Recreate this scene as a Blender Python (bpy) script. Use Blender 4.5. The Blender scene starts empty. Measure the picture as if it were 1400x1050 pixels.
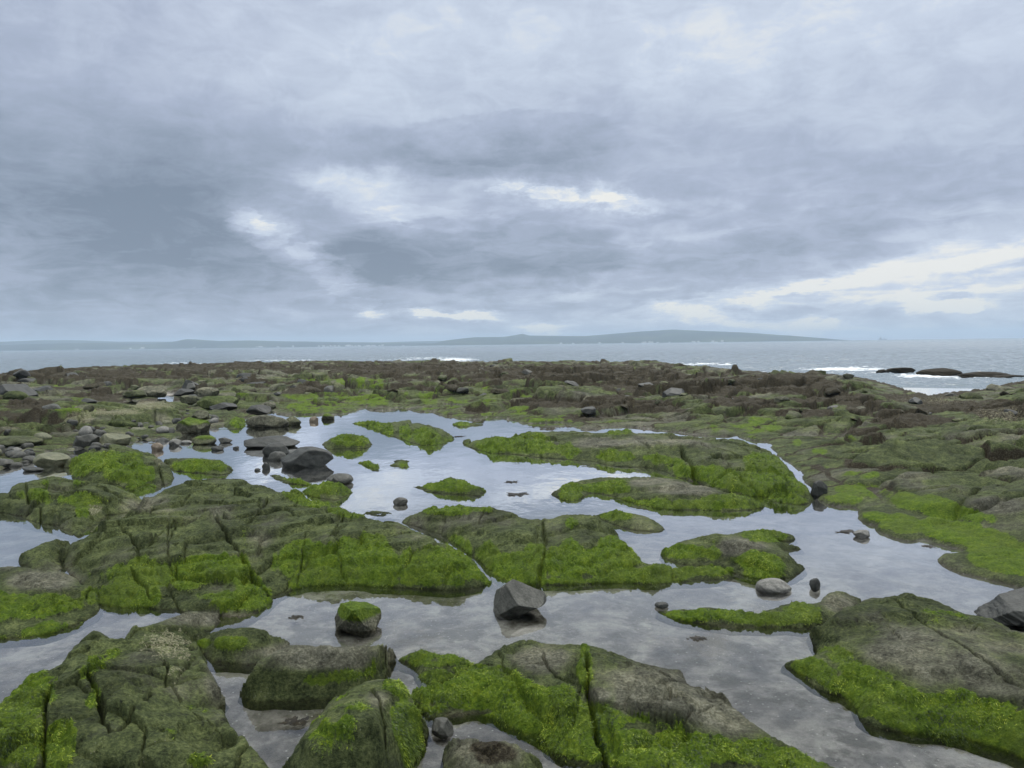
import bpy, math, random, time
import numpy as np
T0 = time.time()
rng = np.random.default_rng(11)
random.seed(11)
S = bpy.context.scene
COL = S.collection

# ------------------------------------------------------------------ camera
CH = 1.60                      # eye height above the pool water (z = 0)
F = 1052.0                     # focal length in pixels of a 1400 x 1050 frame
PITCH = math.radians(2.99)
ROLL = math.radians(0.70)
SEA = -0.70                    # sea level below the pools
fwd = np.array([0, math.cos(PITCH), -math.sin(PITCH)])
rgt0 = np.array([1.0, 0, 0])
up0 = np.cross(rgt0, fwd)
rgt = math.cos(ROLL) * rgt0 - math.sin(ROLL) * up0
upv = math.sin(ROLL) * rgt0 + math.cos(ROLL) * up0
EYE = np.array([0, 0, CH])

def ray(px, py):
    px = np.asarray(px, float); py = np.asarray(py, float)
    return fwd + ((px - 700) / F)[..., None] * rgt + ((525 - py) / F)[..., None] * upv

def ground(px, py, z=0.0):
    d = ray(px, py)
    z = np.broadcast_to(np.asarray(z, float), d[..., 2].shape)
    dz = np.minimum(d[..., 2], -0.004)
    t = (z - CH) / dz
    return EYE[:2] + d[..., :2] * t[..., None]

def topx(P):
    v = P - EYE
    w = v @ fwd
    return 700 + F * (v @ rgt) / w, 525 - F * (v @ upv) / w

cam = bpy.data.cameras.new('camera')
co = bpy.data.objects.new('camera', cam)
COL.objects.link(co)
from mathutils import Matrix
M = Matrix(((rgt[0], upv[0], -fwd[0], 0), (rgt[1], upv[1], -fwd[1], 0), (rgt[2], upv[2], -fwd[2], CH), (0, 0, 0, 1)))
co.matrix_world = M
cam.sensor_fit = 'HORIZONTAL'
cam.sensor_width = 36
cam.lens = 36 * F / 1400
cam.clip_start = 0.05
cam.clip_end = 90000
S.camera = co

# ------------------------------------------------------------------ noise
def _perm(seed):
    return np.random.default_rng(seed).permutation(1024)
_PC = {}
def perlin(x, y, seed=0):
    if seed not in _PC:
        p = _perm(seed)
        a = np.random.default_rng(seed + 999).uniform(0, 2 * np.pi, 1024)
        _PC[seed] = (np.concatenate([p, p]), np.cos(a), np.sin(a))
    p, ca, sa = _PC[seed]
    xi = np.floor(x).astype(np.int64); yi = np.floor(y).astype(np.int64)
    xf = x - xi; yf = y - yi
    u = xf * xf * xf * (xf * (xf * 6 - 15) + 10); v = yf * yf * yf * (yf * (yf * 6 - 15) + 10)
    def g(i, j, dx, dy):
        h = p[p[i & 1023] + (j & 1023)]
        return ca[h] * dx + sa[h] * dy
    n00 = g(xi, yi, xf, yf); n10 = g(xi + 1, yi, xf - 1, yf)
    n01 = g(xi, yi + 1, xf, yf - 1); n11 = g(xi + 1, yi + 1, xf - 1, yf - 1)
    a = n00 + u * (n10 - n00); b = n01 + u * (n11 - n01)
    return (a + v * (b - a)) * 1.5

def fbm(x, y, seed=0, oct=4, gain=0.5):
    s = 0; a = 1.0; f = 1.0; t = 0
    for o in range(oct):
        s = s + a * perlin(x * f + 17.3 * o, y * f - 9.1 * o, seed + o)
        t += a; a *= gain; f *= 2.03
    return s / t

def voro(x, y, seed=0):
    """jittered-grid Voronoi: F1, F2, id hash of nearest, offset to nearest"""
    r = np.random.default_rng(seed)
    jx = r.random(4096); jy = r.random(4096); p = np.concatenate([r.permutation(4096)] * 2)
    xi = np.floor(x).astype(np.int64); yi = np.floor(y).astype(np.int64)
    f1 = np.full(x.shape, 9.0); f2 = np.full(x.shape, 9.0)
    idd = np.zeros(x.shape, np.int64); ox = np.zeros(x.shape); oy = np.zeros(x.shape)
    for i in (-1, 0, 1):
        for j in (-1, 0, 1):
            h = p[p[(xi + i) & 4095] + ((yi + j) & 4095)]
            dx = x - (xi + i + jx[h]); dy = y - (yi + j + jy[h])
            d = np.sqrt(dx * dx + dy * dy)
            n = d < f1
            f2 = np.where(n, f1, np.minimum(f2, d))
            idd = np.where(n, h, idd); ox = np.where(n, dx, ox); oy = np.where(n, dy, oy)
            f1 = np.where(n, d, f1)
    return f1, f2, idd, ox, oy

def plates(x, y, sx, sy, seed, hamp, tilt, crackw, crackd, ids=False):
    wx = x + 0.2 * sx * fbm(x / sx, y / sy, seed + 50, 3); wy = y + 0.2 * sy * fbm(x / sx + 7, y / sy, seed + 60, 3)
    f1, f2, i, ox, oy = voro(wx / sx, wy / sy, seed)
    r = np.random.default_rng(seed + 5)
    hh = r.uniform(-1, 1, 4096); tx = r.normal(0, 1, 4096); ty = r.normal(0, 1, 4096)
    e = f2 - f1
    h = hamp * hh[i] + tilt * (tx[i] * ox + ty[i] * oy)
    if ids: return h - crackd * np.exp(-(e / crackw) ** 2), e, (hh[(i + 7) & 4095] + 1) / 2
    return h - crackd * np.exp(-(e / crackw) ** 2), e

def ss(a, b, x):
    t = np.clip((x - a) / (b - a), 0, 1)
    return t * t * (3 - 2 * t)

def catmull(P, n=4, closed=True):
    P = np.asarray(P, float); N = len(P); out = []
    idx = range(N) if closed else range(N - 1)
    for i in idx:
        if closed: a, b, c, d = P[i - 1], P[i], P[(i + 1) % N], P[(i + 2) % N]
        else: a, b, c, d = P[max(i - 1, 0)], P[i], P[i + 1], P[min(i + 2, N - 1)]
        for k in range(n):
            t = k / n
            out.append(0.5 * ((2 * b) + (c - a) * t + (2 * a - 5 * b + 4 * c - d) * t * t + (3 * b - a - 3 * c + d) * t ** 3))
    if not closed: out.append(P[-1])
    return np.array(out)

def sdf(x, y, P):
    """signed distance, positive inside"""
    sh = x.shape; x = x.ravel(); y = y.ravel()
    d2 = np.full(x.shape, 1e9); ins = np.zeros(x.shape, bool)
    N = len(P)
    for i in range(N):
        ax, ay = P[i]; bx, by = P[(i + 1) % N]
        ex, ey = bx - ax, by - ay
        L = ex * ex + ey * ey + 1e-12
        wx = x - ax; wy = y - ay
        t = np.clip((wx * ex + wy * ey) / L, 0, 1)
        d2 = np.minimum(d2, (wx - t * ex) ** 2 + (wy - t * ey) ** 2)
        if ay != by:
            c = ((ay > y) != (by > y)) & (x < ex * (y - ay) / (by - ay) + ax)
            ins ^= c
    d = np.sqrt(d2)
    return np.where(ins, d, -d).reshape(sh)

def linedist(x, y, P):
    d2 = np.full(x.shape, 1e9); tt = np.zeros(x.shape)
    n = len(P) - 1
    for i in range(n):
        ax, ay = P[i]; bx, by = P[i + 1]
        ex, ey = bx - ax, by - ay
        L = ex * ex + ey * ey + 1e-12
        wx = x - ax; wy = y - ay
        t = np.clip((wx * ex + wy * ey) / L, 0, 1)
        q = (wx - t * ex) ** 2 + (wy - t * ey) ** 2
        tt = np.where(q < d2, (i + t) / n, tt)
        d2 = np.minimum(d2, q)
    return np.sqrt(d2), tt

# ------------------------------------------------------------------ growth on the rocks: where green weed, bare stone, brown wrack, barnacles sit
ALG = [  # x, y, rx, ry, rotation(deg), strength
 (560,775,120,30,0,1),(470,768,60,30,0,1),(400,768,60,28,0,1),(240,787,110,26,0,1),(330,812,70,28,0,1),(180,815,65,20,0,1),(290,770,60,14,0,1),
 (25,830,50,22,0,.9),(80,826,34,16,0,.9),(415,681,42,9,15,1),(470,701,26,6,10,.9),(520,745,50,20,10,.45),(350,740,90,30,0,.25),(120,700,80,12,0,.4),
 (620,698,55,8,0,.9),(690,780,75,24,0,1),(800,768,85,30,0,1),(900,786,75,14,0,1),(850,756,45,16,25,1),(650,758,60,26,20,.65),(800,715,35,10,0,.6),
 (110,684,60,11,0,.7),(40,676,36,11,0,.6),(85,660,40,8,0,.5),
 (140,632,56,16,0,1),(180,648,50,15,0,1),(108,640,20,12,0,1),(195,667,28,6,0,1),(150,622,50,7,0,.8),(270,637,50,11,0,1.1),
 (840,706,28,6,0,.9),(945,755,55,13,0,1),(1040,770,45,15,10,1),(1040,734,50,8,0,1),(960,781,50,9,0,1),(990,742,30,8,0,.6),
 (615,664,52,9,5,1),(545,590,80,18,12,1.1),(476,602,34,8,0,1),(452,668,32,10,0,1),(505,637,18,7,0,.9),(548,635,20,8,0,.9),(395,655,32,6,10,.6),(640,580,24,5,0,.9),
 (680,608,55,13,0,1),(760,612,80,11,5,1),(725,600,40,8,0,1),(900,628,60,8,8,.8),(840,625,70,6,0,.8),(990,655,90,16,12,1.1),(1065,655,50,26,30,1.05),(850,590,30,5,0,.8),(1030,630,40,10,10,.5),(1085,685,25,10,0,.9),
 (810,667,55,9,0,1),(880,690,60,9,0,1),(995,686,60,11,0,1),(782,678,24,9,0,1),(960,690,60,9,0,1),(865,660,60,5,0,.7),
 (1190,672,70,9,5,1.05),(1280,694,80,14,12,1.1),(1230,716,60,13,8,1),(1330,738,75,22,15,1.05),(1370,770,60,14,10,1),(1300,722,50,12,0,1),(1150,682,30,9,0,1),(1090,605,20,8,0,.9),(1110,590,50,6,0,.8),(1010,586,44,8,0,1),(955,586,50,8,0,1),(1120,617,16,8,0,1),(1180,650,50,8,0,.5),(1060,585,40,6,0,.7),(1150,570,60,8,0,.4),(1240,580,40,8,0,.5),(1330,595,50,8,0,.4),
 (520,548,130,12,0,.85),(640,562,100,9,0,.95),(440,558,70,8,0,1),(770,572,60,8,0,1),(830,580,60,6,0,.9),(620,532,80,8,0,.75),(470,520,80,6,0,.7),(560,540,70,8,0,.9),(360,575,30,8,0,.7),(330,578,20,8,0,1),(700,545,60,8,0,.5),(640,550,60,6,0,.9),(300,530,40,6,0,.5),(380,522,40,6,0,.4),
 (100,560,60,6,0,1),(120,545,60,6,0,.7),(145,527,30,5,0,.9),(195,525,44,5,0,.9),(80,527,20,5,0,1),(45,555,40,6,0,.4),(270,555,40,8,0,.6),(300,548,30,6,0,.7),(210,607,25,6,0,.9),(220,583,20,5,0,.6),(330,520,60,5,0,.4),(420,540,110,8,0,.8),(560,525,140,6,0,.6),(720,560,70,8,0,.8),(680,535,80,6,0,.6),(240,560,40,5,0,.6),(60,600,50,8,0,.4),(1010,600,30,8,0,.6),(1060,575,70,8,0,.6),(1150,600,60,8,0,.5),(1120,640,30,10,0,.7),(860,527,18,6,0,.6),
 (25,955,62,26,-15,1),(10,990,40,40,0,.9),(128,955,12,26,20,.9),(80,1020,22,40,15,1),(130,910,50,14,-30,.5),(275,1042,25,14,0,.8),(250,985,60,30,0,.3),(20,1040,50,30,0,.5),
 (315,881,44,9,0,.95),(470,924,55,8,-8,.9),(360,900,24,6,0,.7),(556,1000,26,52,-15,1),(545,945,26,14,20,.9),(470,990,70,60,0,.4),
 (690,948,95,36,10,1.1),(635,945,70,26,0,1),(790,990,80,34,10,1.1),(900,1022,110,26,5,1.1),(1040,1030,80,20,12,1.1),(800,918,12,34,0,1),(828,968,18,30,0,1),(600,904,55,11,0,1),(592,926,30,10,0,1),(640,915,30,10,0,1),(880,990,60,14,0,.6),(720,1000,60,20,20,.9),
 (1180,922,60,22,30,1.1),(1250,962,80,24,18,1.1),(1350,985,90,28,10,1.1),(1110,914,42,14,10,1.1),(1330,960,80,16,8,1),(1400,1000,60,30,0,1.1),(1150,940,40,14,30,1),(1180,850,60,26,0,.4),(1280,840,70,20,0,.35),
 (1240,988,90,16,18,1.05),(1350,1012,90,20,10,1.05),(1180,965,40,16,30,1),(1430,1035,60,20,10,1),(760,1015,70,20,20,1),(700,988,60,14,10,1),(620,972,60,8,0,.8),(520,796,130,9,0,.9),(820,795,120,8,0,.9),(430,800,50,8,0,.9),(60,862,60,12,-10,.7),(1050,785,40,8,0,.8),(900,694,80,5,0,.9),(870,1040,100,14,8,1),(30,1000,40,60,0,.7),(960,842,66,9,0,1.1),(1050,846,70,11,0,1.1),(1090,838,34,12,0,1),
]
BARE = [(60,795,50,14,0,.9),(330,760,14,10,0,.6),(350,742,24,14,0,.5),(345,765,22,14,0,.9),(305,805,34,8,0,.9),(280,845,60,12,0,1),(810,605,50,8,0,1),(905,602,60,8,0,.6),(930,668,50,10,0,1),(880,660,40,7,0,.9),(1010,745,40,14,0,.9),(430,897,110,22,0,1.3),(455,985,20,50,0,.3),
 (980,970,90,40,20,.9),(740,905,40,22,0,.8),(900,950,70,40,0,.8),(1300,905,130,45,15,.9),(1180,850,60,30,0,.4),(200,690,40,12,0,.7),(230,690,40,10,0,.6),(520,955,20,14,0,.6),(640,890,20,8,0,.5),(1150,825,24,12,0,.8),(1260,650,60,8,0,.6),(1240,665,40,8,0,.7),(1370,690,40,10,0,.6),(590,720,60,14,0,.3),(680,710,60,12,0,.4),(820,950,20,10,0,1),(300,930,24,40,0,.7),(640,975,40,8,0,.9),(665,1035,75,34,0,.6)]
BRN = [(90,510,100,8,0,1),(170,512,140,8,0,.9),(40,552,36,10,0,1),(60,565,34,9,0,.9),(30,568,40,9,0,.7),(300,500,160,7,0,.8),(560,503,160,9,0,.9),(640,515,120,8,0,.7),(800,510,160,14,0,.9),(900,525,120,16,0,.8),(1000,530,90,14,0,.9),(1080,525,90,18,0,.9),(760,552,50,6,0,1),(730,550,40,6,0,1),(810,552,40,6,0,1),(880,552,50,6,0,1),(840,545,50,6,0,.8),(900,560,40,6,0,.9),(1100,565,50,6,0,1),(1200,560,60,8,0,.9),(1230,565,40,10,0,1),(1250,575,60,8,0,1),(1180,590,40,7,0,.8),(1300,555,60,8,0,1),(1380,560,60,14,0,1),(1150,545,80,10,0,.9),(1020,550,60,8,0,.9),(330,560,30,5,0,.5),(1250,545,60,8,0,.8),(800,571,34,4,0,1),(668,1030,60,30,0,.55)]
BARN = [(222,880,34,24,0,.75),(250,890,14,28,0,.55),(150,563,50,5,0,.9),(210,554,34,6,0,1),(105,572,26,8,0,1),(130,697,10,8,0,.9),(1290,548,90,8,0,.4),(1370,568,60,14,0,.45),(240,920,14,12,0,.5)]

def field(lst, qx, qy):
    v = np.zeros(qx.shape)
    x0, x1, y0, y1 = qx.min(), qx.max(), qy.min(), qy.max()
    for (x, y, rx, ry, rot, s) in lst:
        R = 1.6 * max(rx, ry)
        if x + R < x0 or x - R > x1 or y + R < y0 or y - R > y1: continue
        c, sn = math.cos(math.radians(rot)), math.sin(math.radians(rot))
        dx = qx - x; dy = qy - y
        q = np.sqrt(((dx * c + dy * sn) / rx) ** 2 + ((-dx * sn + dy * c) / ry) ** 2)
        v = np.maximum(v, s * (1 - ss(0.2, 1.6, q)))
    return v

def growth(P, extra=0.0):
    x, y = P[:, 0], P[:, 1]
    qx, qy = topx(P)
    d = np.maximum(np.hypot(x, y), 2.0)
    k = np.clip(5.0 / d, 0.12, 1)                      # coarser patches far away
    n = fbm(x * 5 * k, y * 5 * k, 71, 4, 0.6); n2 = fbm(x * 1.4, y * 1.4, 75, 3)
    a = field(ALG, qx, qy) * (1 - 0.30 * ss(8, 14, d)); b = field(BARE, qx, qy)
    al = ss(0.24, 0.70, 0.98 * a * (1 - 0.8 * b) + 0.95 * n * (0.35 + 0.65 * ss(0, .5, a)) + extra)
    al = np.where(a < 0.02, al * 0.5, al)
    film = np.clip(0.72 + 0.7 * n2 + 0.35 * n + 0.35 * a - 0.75 * b, 0, 1)
    br = field(BRN, qx, qy)
    br = ss(0.3, 0.7, br + 0.7 * fbm(x * 1.1, y * 0.8, 91, 4, 0.6)) * (br > 0.01)
    bn = field(BARN, qx, qy)
    bn = np.clip(bn * (1 + .6 * n), 0, 1)
    al = al * (1 - br)
    return np.stack([al, film, br, bn], 1)

# ------------------------------------------------------------------ mesh helpers
def mesh_from(name, V, Q, mat, attr=None, smooth=True, extra=None):
    me = bpy.data.meshes.new(name)
    Q = np.asarray(Q, np.int32); k = Q.shape[1]
    me.vertices.add(len(V)); me.vertices.foreach_set('co', np.asarray(V, np.float32).ravel())
    me.loops.add(Q.size); me.loops.foreach_set('vertex_index', Q.ravel())
    me.polygons.add(len(Q)); me.polygons.foreach_set('loop_start', np.arange(0, Q.size, k, dtype=np.int32))
    me.update(calc_edges=True)
    if smooth: me.polygons.foreach_set('use_smooth', np.ones(len(Q), bool))
    if attr is not None:
        a = me.attributes.new('growth', 'FLOAT_COLOR', 'POINT')
        a.data.foreach_set('color', np.asarray(attr, np.float32).ravel())
    for nm, arr in (extra or {}).items():
        a = me.attributes.new(nm, 'FLOAT', 'POINT')
        a.data.foreach_set('value', np.asarray(arr, np.float32).ravel())
    me.materials.append(mat)
    return me

def link(name, me, parent=None, label=None, cat=None, group=None, kind=None):
    o = bpy.data.objects.new(name, me); COL.objects.link(o)
    if parent is not None: o.parent = parent
    tag(o, label, cat, group, kind)
    return o

def tag(o, label=None, cat=None, group=None, kind=None):
    if label: o['label'] = label
    if cat: o['category'] = cat
    if group: o['group'] = group
    if kind: o['kind'] = kind

# ------------------------------------------------------------------ node helpers
def lin(r, g, b):
    f = lambda c: (c / 255 / 12.92) if c / 255 <= 0.04045 else ((c / 255 + 0.055) / 1.055) ** 2.4
    return (f(r), f(g), f(b), 1)

class NT:
    def __init__(s, tree):
        s.t = tree; s.n = tree.nodes; s.l = tree.links
    def put(s, sock, v):
        if isinstance(v, bpy.types.NodeSocket): s.l.new(v, sock)
        elif v is not None:
            if hasattr(sock.default_value, '__len__') and not hasattr(v, '__len__'): v = (v,) * len(sock.default_value)
            sock.default_value = v
    def m(s, op, a, b=None, c=None, clamp=False):
        n = s.n.new('ShaderNodeMath'); n.operation = op; n.use_clamp = clamp
        s.put(n.inputs[0], a); s.put(n.inputs[1], b)
        if c is not None: s.put(n.inputs[2], c)
        return n.outputs[0]
    def vm(s, op, a, b=None, out=0):
        n = s.n.new('ShaderNodeVectorMath'); n.operation = op
        s.put(n.inputs[0], a)
        if b is not None: s.put(n.inputs[1], b)
        return n.outputs[out]
    def mix(s, f, a, b, blend='MIX'):
        n = s.n.new('ShaderNodeMix'); n.data_type = 'RGBA'; n.blend_type = blend; n.clamp_factor = True
        s.put(n.inputs[0], f); s.put(n.inputs[6], a); s.put(n.inputs[7], b)
        return n.outputs[2]
    def noise(s, vec, scale, detail=4, rough=0.55, dist=0, out=0, dim='3D'):
        n = s.n.new('ShaderNodeTexNoise'); n.noise_dimensions = dim
        s.put(n.inputs['Vector'], vec); n.inputs['Scale'].default_value = scale; n.inputs['Detail'].default_value = detail
        n.inputs['Roughness'].default_value = rough; n.inputs['Distortion'].default_value = dist
        return n.outputs[out]
    def vor(s, vec, scale, feature='F1', out=0):
        n = s.n.new('ShaderNodeTexVoronoi'); n.feature = feature
        s.put(n.inputs['Vector'], vec); n.inputs['Scale'].default_value = scale
        return n.outputs[out]
    def ramp(s, f, stops, interp='LINEAR'):
        n = s.n.new('ShaderNodeValToRGB'); n.color_ramp.interpolation = interp
        e = n.color_ramp.elements
        while len(e) < len(stops): e.new(0.5)
        for el, (p, c) in zip(e, stops): el.position = p; el.color = c
        s.put(n.inputs[0], f)
        return n.outputs[0]
    def mr(s, v, a, b, c=0.0, d=1.0, smooth=True):
        n = s.n.new('ShaderNodeMapRange'); n.interpolation_type = 'SMOOTHSTEP' if smooth else 'LINEAR'
        s.put(n.inputs[0], v)
        for i, q in enumerate((a, b, c, d)): n.inputs[i + 1].default_value = q
        return n.outputs[0]
    def bump(s, h, strength, dist, normal=None):
        n = s.n.new('ShaderNodeBump'); n.inputs['Strength'].default_value = strength; n.inputs['Distance'].default_value = dist
        s.put(n.inputs['Height'], h)
        if normal is not None: s.put(n.inputs['Normal'], normal)
        return n.outputs[0]

def newmat(name):
    m = bpy.data.materials.new(name); m.use_nodes = True
    t = m.node_tree; t.nodes.clear()
    return m, NT(t)

def principled(N, color, rough, normal=None, spec=0.5):
    b = N.n.new('ShaderNodeBsdfPrincipled')
    N.put(b.inputs['Base Color'], color); N.put(b.inputs['Roughness'], rough)
    b.inputs['Specular IOR Level'].default_value = spec
    if normal is not None: N.put(b.inputs['Normal'], normal)
    o = N.n.new('ShaderNodeOutputMaterial'); N.l.new(b.outputs[0], o.inputs[0])
    return b

ALG_BRIGHT = (0.20, 0.27, 0.014, 1); ALG_DARK = (0.016, 0.035, 0.004, 1)
def rock_material(name, bed=False, dark=1.0):
    m, N = newmat(name)
    geo = N.n.new('ShaderNodeNewGeometry'); pos = geo.outputs['Position']
    at = N.n.new('ShaderNodeAttribute'); at.attribute_name = 'growth'
    sep = N.n.new('ShaderNodeSeparateColor'); N.l.new(at.outputs['Color'], sep.inputs[0])
    alg, film, brn, barn = sep.outputs[0], sep.outputs[1], sep.outputs[2], at.outputs['Alpha']
    nb = N.noise(pos, 2.2, 8, 0.68); nm = N.noise(pos, 14, 6, 0.65); nf = N.noise(pos, 70, 5, 0.7); nz = N.noise(pos, 260, 3, 0.6)
    grain = N.m('ADD', N.m('MULTIPLY', nm, 0.42), N.m('MULTIPLY', nf, 0.58))
    k = dark
    rock = N.ramp(grain, [(0.34, (0.028 * k, 0.027 * k, 0.022 * k, 1)), (0.5, (0.13 * k, 0.13 * k, 0.092 * k, 1)), (0.63, (0.28 * k, 0.275 * k, 0.21 * k, 1))])
    filmc = N.ramp(grain, [(0.36, (0.013, 0.018, 0.008, 1)), (0.5, (0.068, 0.086, 0.034, 1)), (0.64, (0.155, 0.178, 0.072, 1))])
    ff = N.mr(N.m('ADD', film, N.m('MULTIPLY', N.m('SUBTRACT', grain, 0.5), 1.1)), 0.15, 0.7)
    c = N.mix(ff, rock, filmc)
    # broad brightness variation of the stone itself
    c = N.mix(1.0, c, N.ramp(nb, [(0.34, (0.5, 0.5, 0.52, 1)), (0.5, (0.95, .95, .95, 1)), (0.66, (1.45, 1.42, 1.32, 1))]), 'MULTIPLY')
    # pale specks (limpets, barnacle dots)
    sp = N.m('LESS_THAN', N.vor(pos, 55), 0.13)
    c = N.mix(N.m('MULTIPLY', sp, N.mr(nm, 0.52, 0.68, 0, 0.55)), c, (0.32, 0.31, 0.26, 1))
    # green weed
    af = N.mr(N.m('ADD', alg, N.m('MULTIPLY', N.m('SUBTRACT', nf, 0.5), 0.9)), 0.3, 0.62)
    ac = N.ramp(N.m('ADD', N.m('MULTIPLY', nf, 0.6), N.m('MULTIPLY', nm, 0.4)), [(0.32, ALG_DARK), (0.5, (0.085, 0.145, 0.010, 1)), (0.68, ALG_BRIGHT)])
    olive = N.mr(N.noise(pos, 1.7, 5, .65), .42, .62)
    ac = N.mix(N.m('MULTIPLY', olive, .6), ac, N.mix(.5, ac, (0.085, 0.095, 0.03, 1)))
    c = N.mix(N.m('MULTIPLY', af, 0.9), c, ac)
    # brown wrack, and the shade tone painted along the reef cracks
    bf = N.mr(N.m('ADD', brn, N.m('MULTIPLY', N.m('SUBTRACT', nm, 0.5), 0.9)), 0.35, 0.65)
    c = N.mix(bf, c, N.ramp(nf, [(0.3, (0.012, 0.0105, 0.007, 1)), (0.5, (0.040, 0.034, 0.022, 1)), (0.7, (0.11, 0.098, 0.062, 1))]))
    # barnacles
    bv = N.vor(pos, 75)
    nbz = N.noise(pos, 130, 4, .7)
    bm = N.m('MULTIPLY', N.mr(nbz, .46, .54), N.mr(N.m('ADD', barn, N.m('MULTIPLY', N.m('SUBTRACT', N.noise(pos, 32, 4, .65), 0.5), 2.2)), 0.42, 0.62))
    c = N.mix(bm, c, N.ramp(nf, [(0.3, (0.16, 0.15, 0.09, 1)), (0.7, (0.42, 0.40, 0.27, 1))]))
    # damp foot just above the water
    sx = N.n.new('ShaderNodeSeparateXYZ'); N.l.new(pos, sx.inputs[0])
    z = N.m('ADD', sx.outputs[2], N.m('MULTIPLY', N.m('SUBTRACT', nm, 0.5), 0.03))
    wet = N.mr(z, 0.0, 0.018, 1.0, 0.0)
    c = N.mix(N.m('MULTIPLY', wet, 0.75), c, N.mix(1.0, c, (0.33, 0.30, 0.25, 1), 'MULTIPLY'))
    if bed:
        ab = N.n.new('ShaderNodeAttribute'); ab.attribute_name = 'bed'
        b1 = N.noise(pos, 1.6, 8, 0.68, 0.8); b2 = N.noise(pos, 9, 6, 0.7)
        sand = N.ramp(N.m('ADD', N.m('MULTIPLY', b1, 0.62), N.m('MULTIPLY', b2, 0.38)), [(0.36, (0.06, 0.055, 0.048, 1)), (0.46, (0.17, 0.16, 0.145, 1)), (0.54, (0.31, 0.295, 0.27, 1)), (0.66, (0.52, 0.50, 0.46, 1))])
        sand = N.mix(N.mr(N.noise(pos, 3.1, 6, .7), .48, .60, 0, .8), sand, (.075, .068, .045, 1))
        sand = N.mix(N.m('MULTIPLY', N.m('LESS_THAN', N.vor(pos, 26), 0.12), 0.7), sand, (0.55, 0.54, 0.5, 1))
        c = N.mix(ab.outputs['Fac'], c, sand)
    h = N.m('ADD', N.m('MULTIPLY', nf, 0.7), N.m('MULTIPLY', nz, 0.4))
    nrm = N.bump(nm, 0.8, 0.035)
    nrm = N.bump(h, 1.0, 0.026, nrm)
    nrm = N.bump(N.m('MULTIPLY', N.m('SUBTRACT', 0.5, bv), bm), 0.6, 0.02, nrm)
    rough = N.m('ADD', 0.5, N.m('MULTIPLY', grain, 0.35))
    principled(N, c, rough, nrm, 0.07)
    return m

ROCK = rock_material('mossy_basalt')
SHORE = rock_material('shore_rock', bed=True, dark=.8)

def weed_material(name, stops, rough=0.55):
    m, N = newmat(name)
    at = N.n.new('ShaderNodeAttribute'); at.attribute_name = 'tone'
    c = N.ramp(at.outputs['Fac'], stops)
    b = N.n.new('ShaderNodeBsdfPrincipled'); N.l.new(c, b.inputs['Base Color']); b.inputs['Roughness'].default_value = rough
    b.inputs['Specular IOR Level'].default_value = 0.3
    tr = N.n.new('ShaderNodeBsdfTranslucent'); N.l.new(c, tr.inputs[0])
    mx = N.n.new('ShaderNodeMixShader'); mx.inputs[0].default_value = 0.25
    N.l.new(b.outputs[0], mx.inputs[1]); N.l.new(tr.outputs[0], mx.inputs[2])
    o = N.n.new('ShaderNodeOutputMaterial'); N.l.new(mx.outputs[0], o.inputs[0])
    return m
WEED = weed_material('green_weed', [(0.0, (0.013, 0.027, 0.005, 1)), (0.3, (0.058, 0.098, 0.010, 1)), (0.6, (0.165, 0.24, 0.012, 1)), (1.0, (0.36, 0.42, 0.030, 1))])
WRACK = weed_material('brown_wrack', [(0.0, (0.010, 0.008, 0.005, 1)), (0.5, (0.042, 0.034, 0.018, 1)), (0.85, (0.09, 0.075, 0.036, 1)), (1.0, (0.2, 0.18, 0.10, 1))], 0.4)

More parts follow.
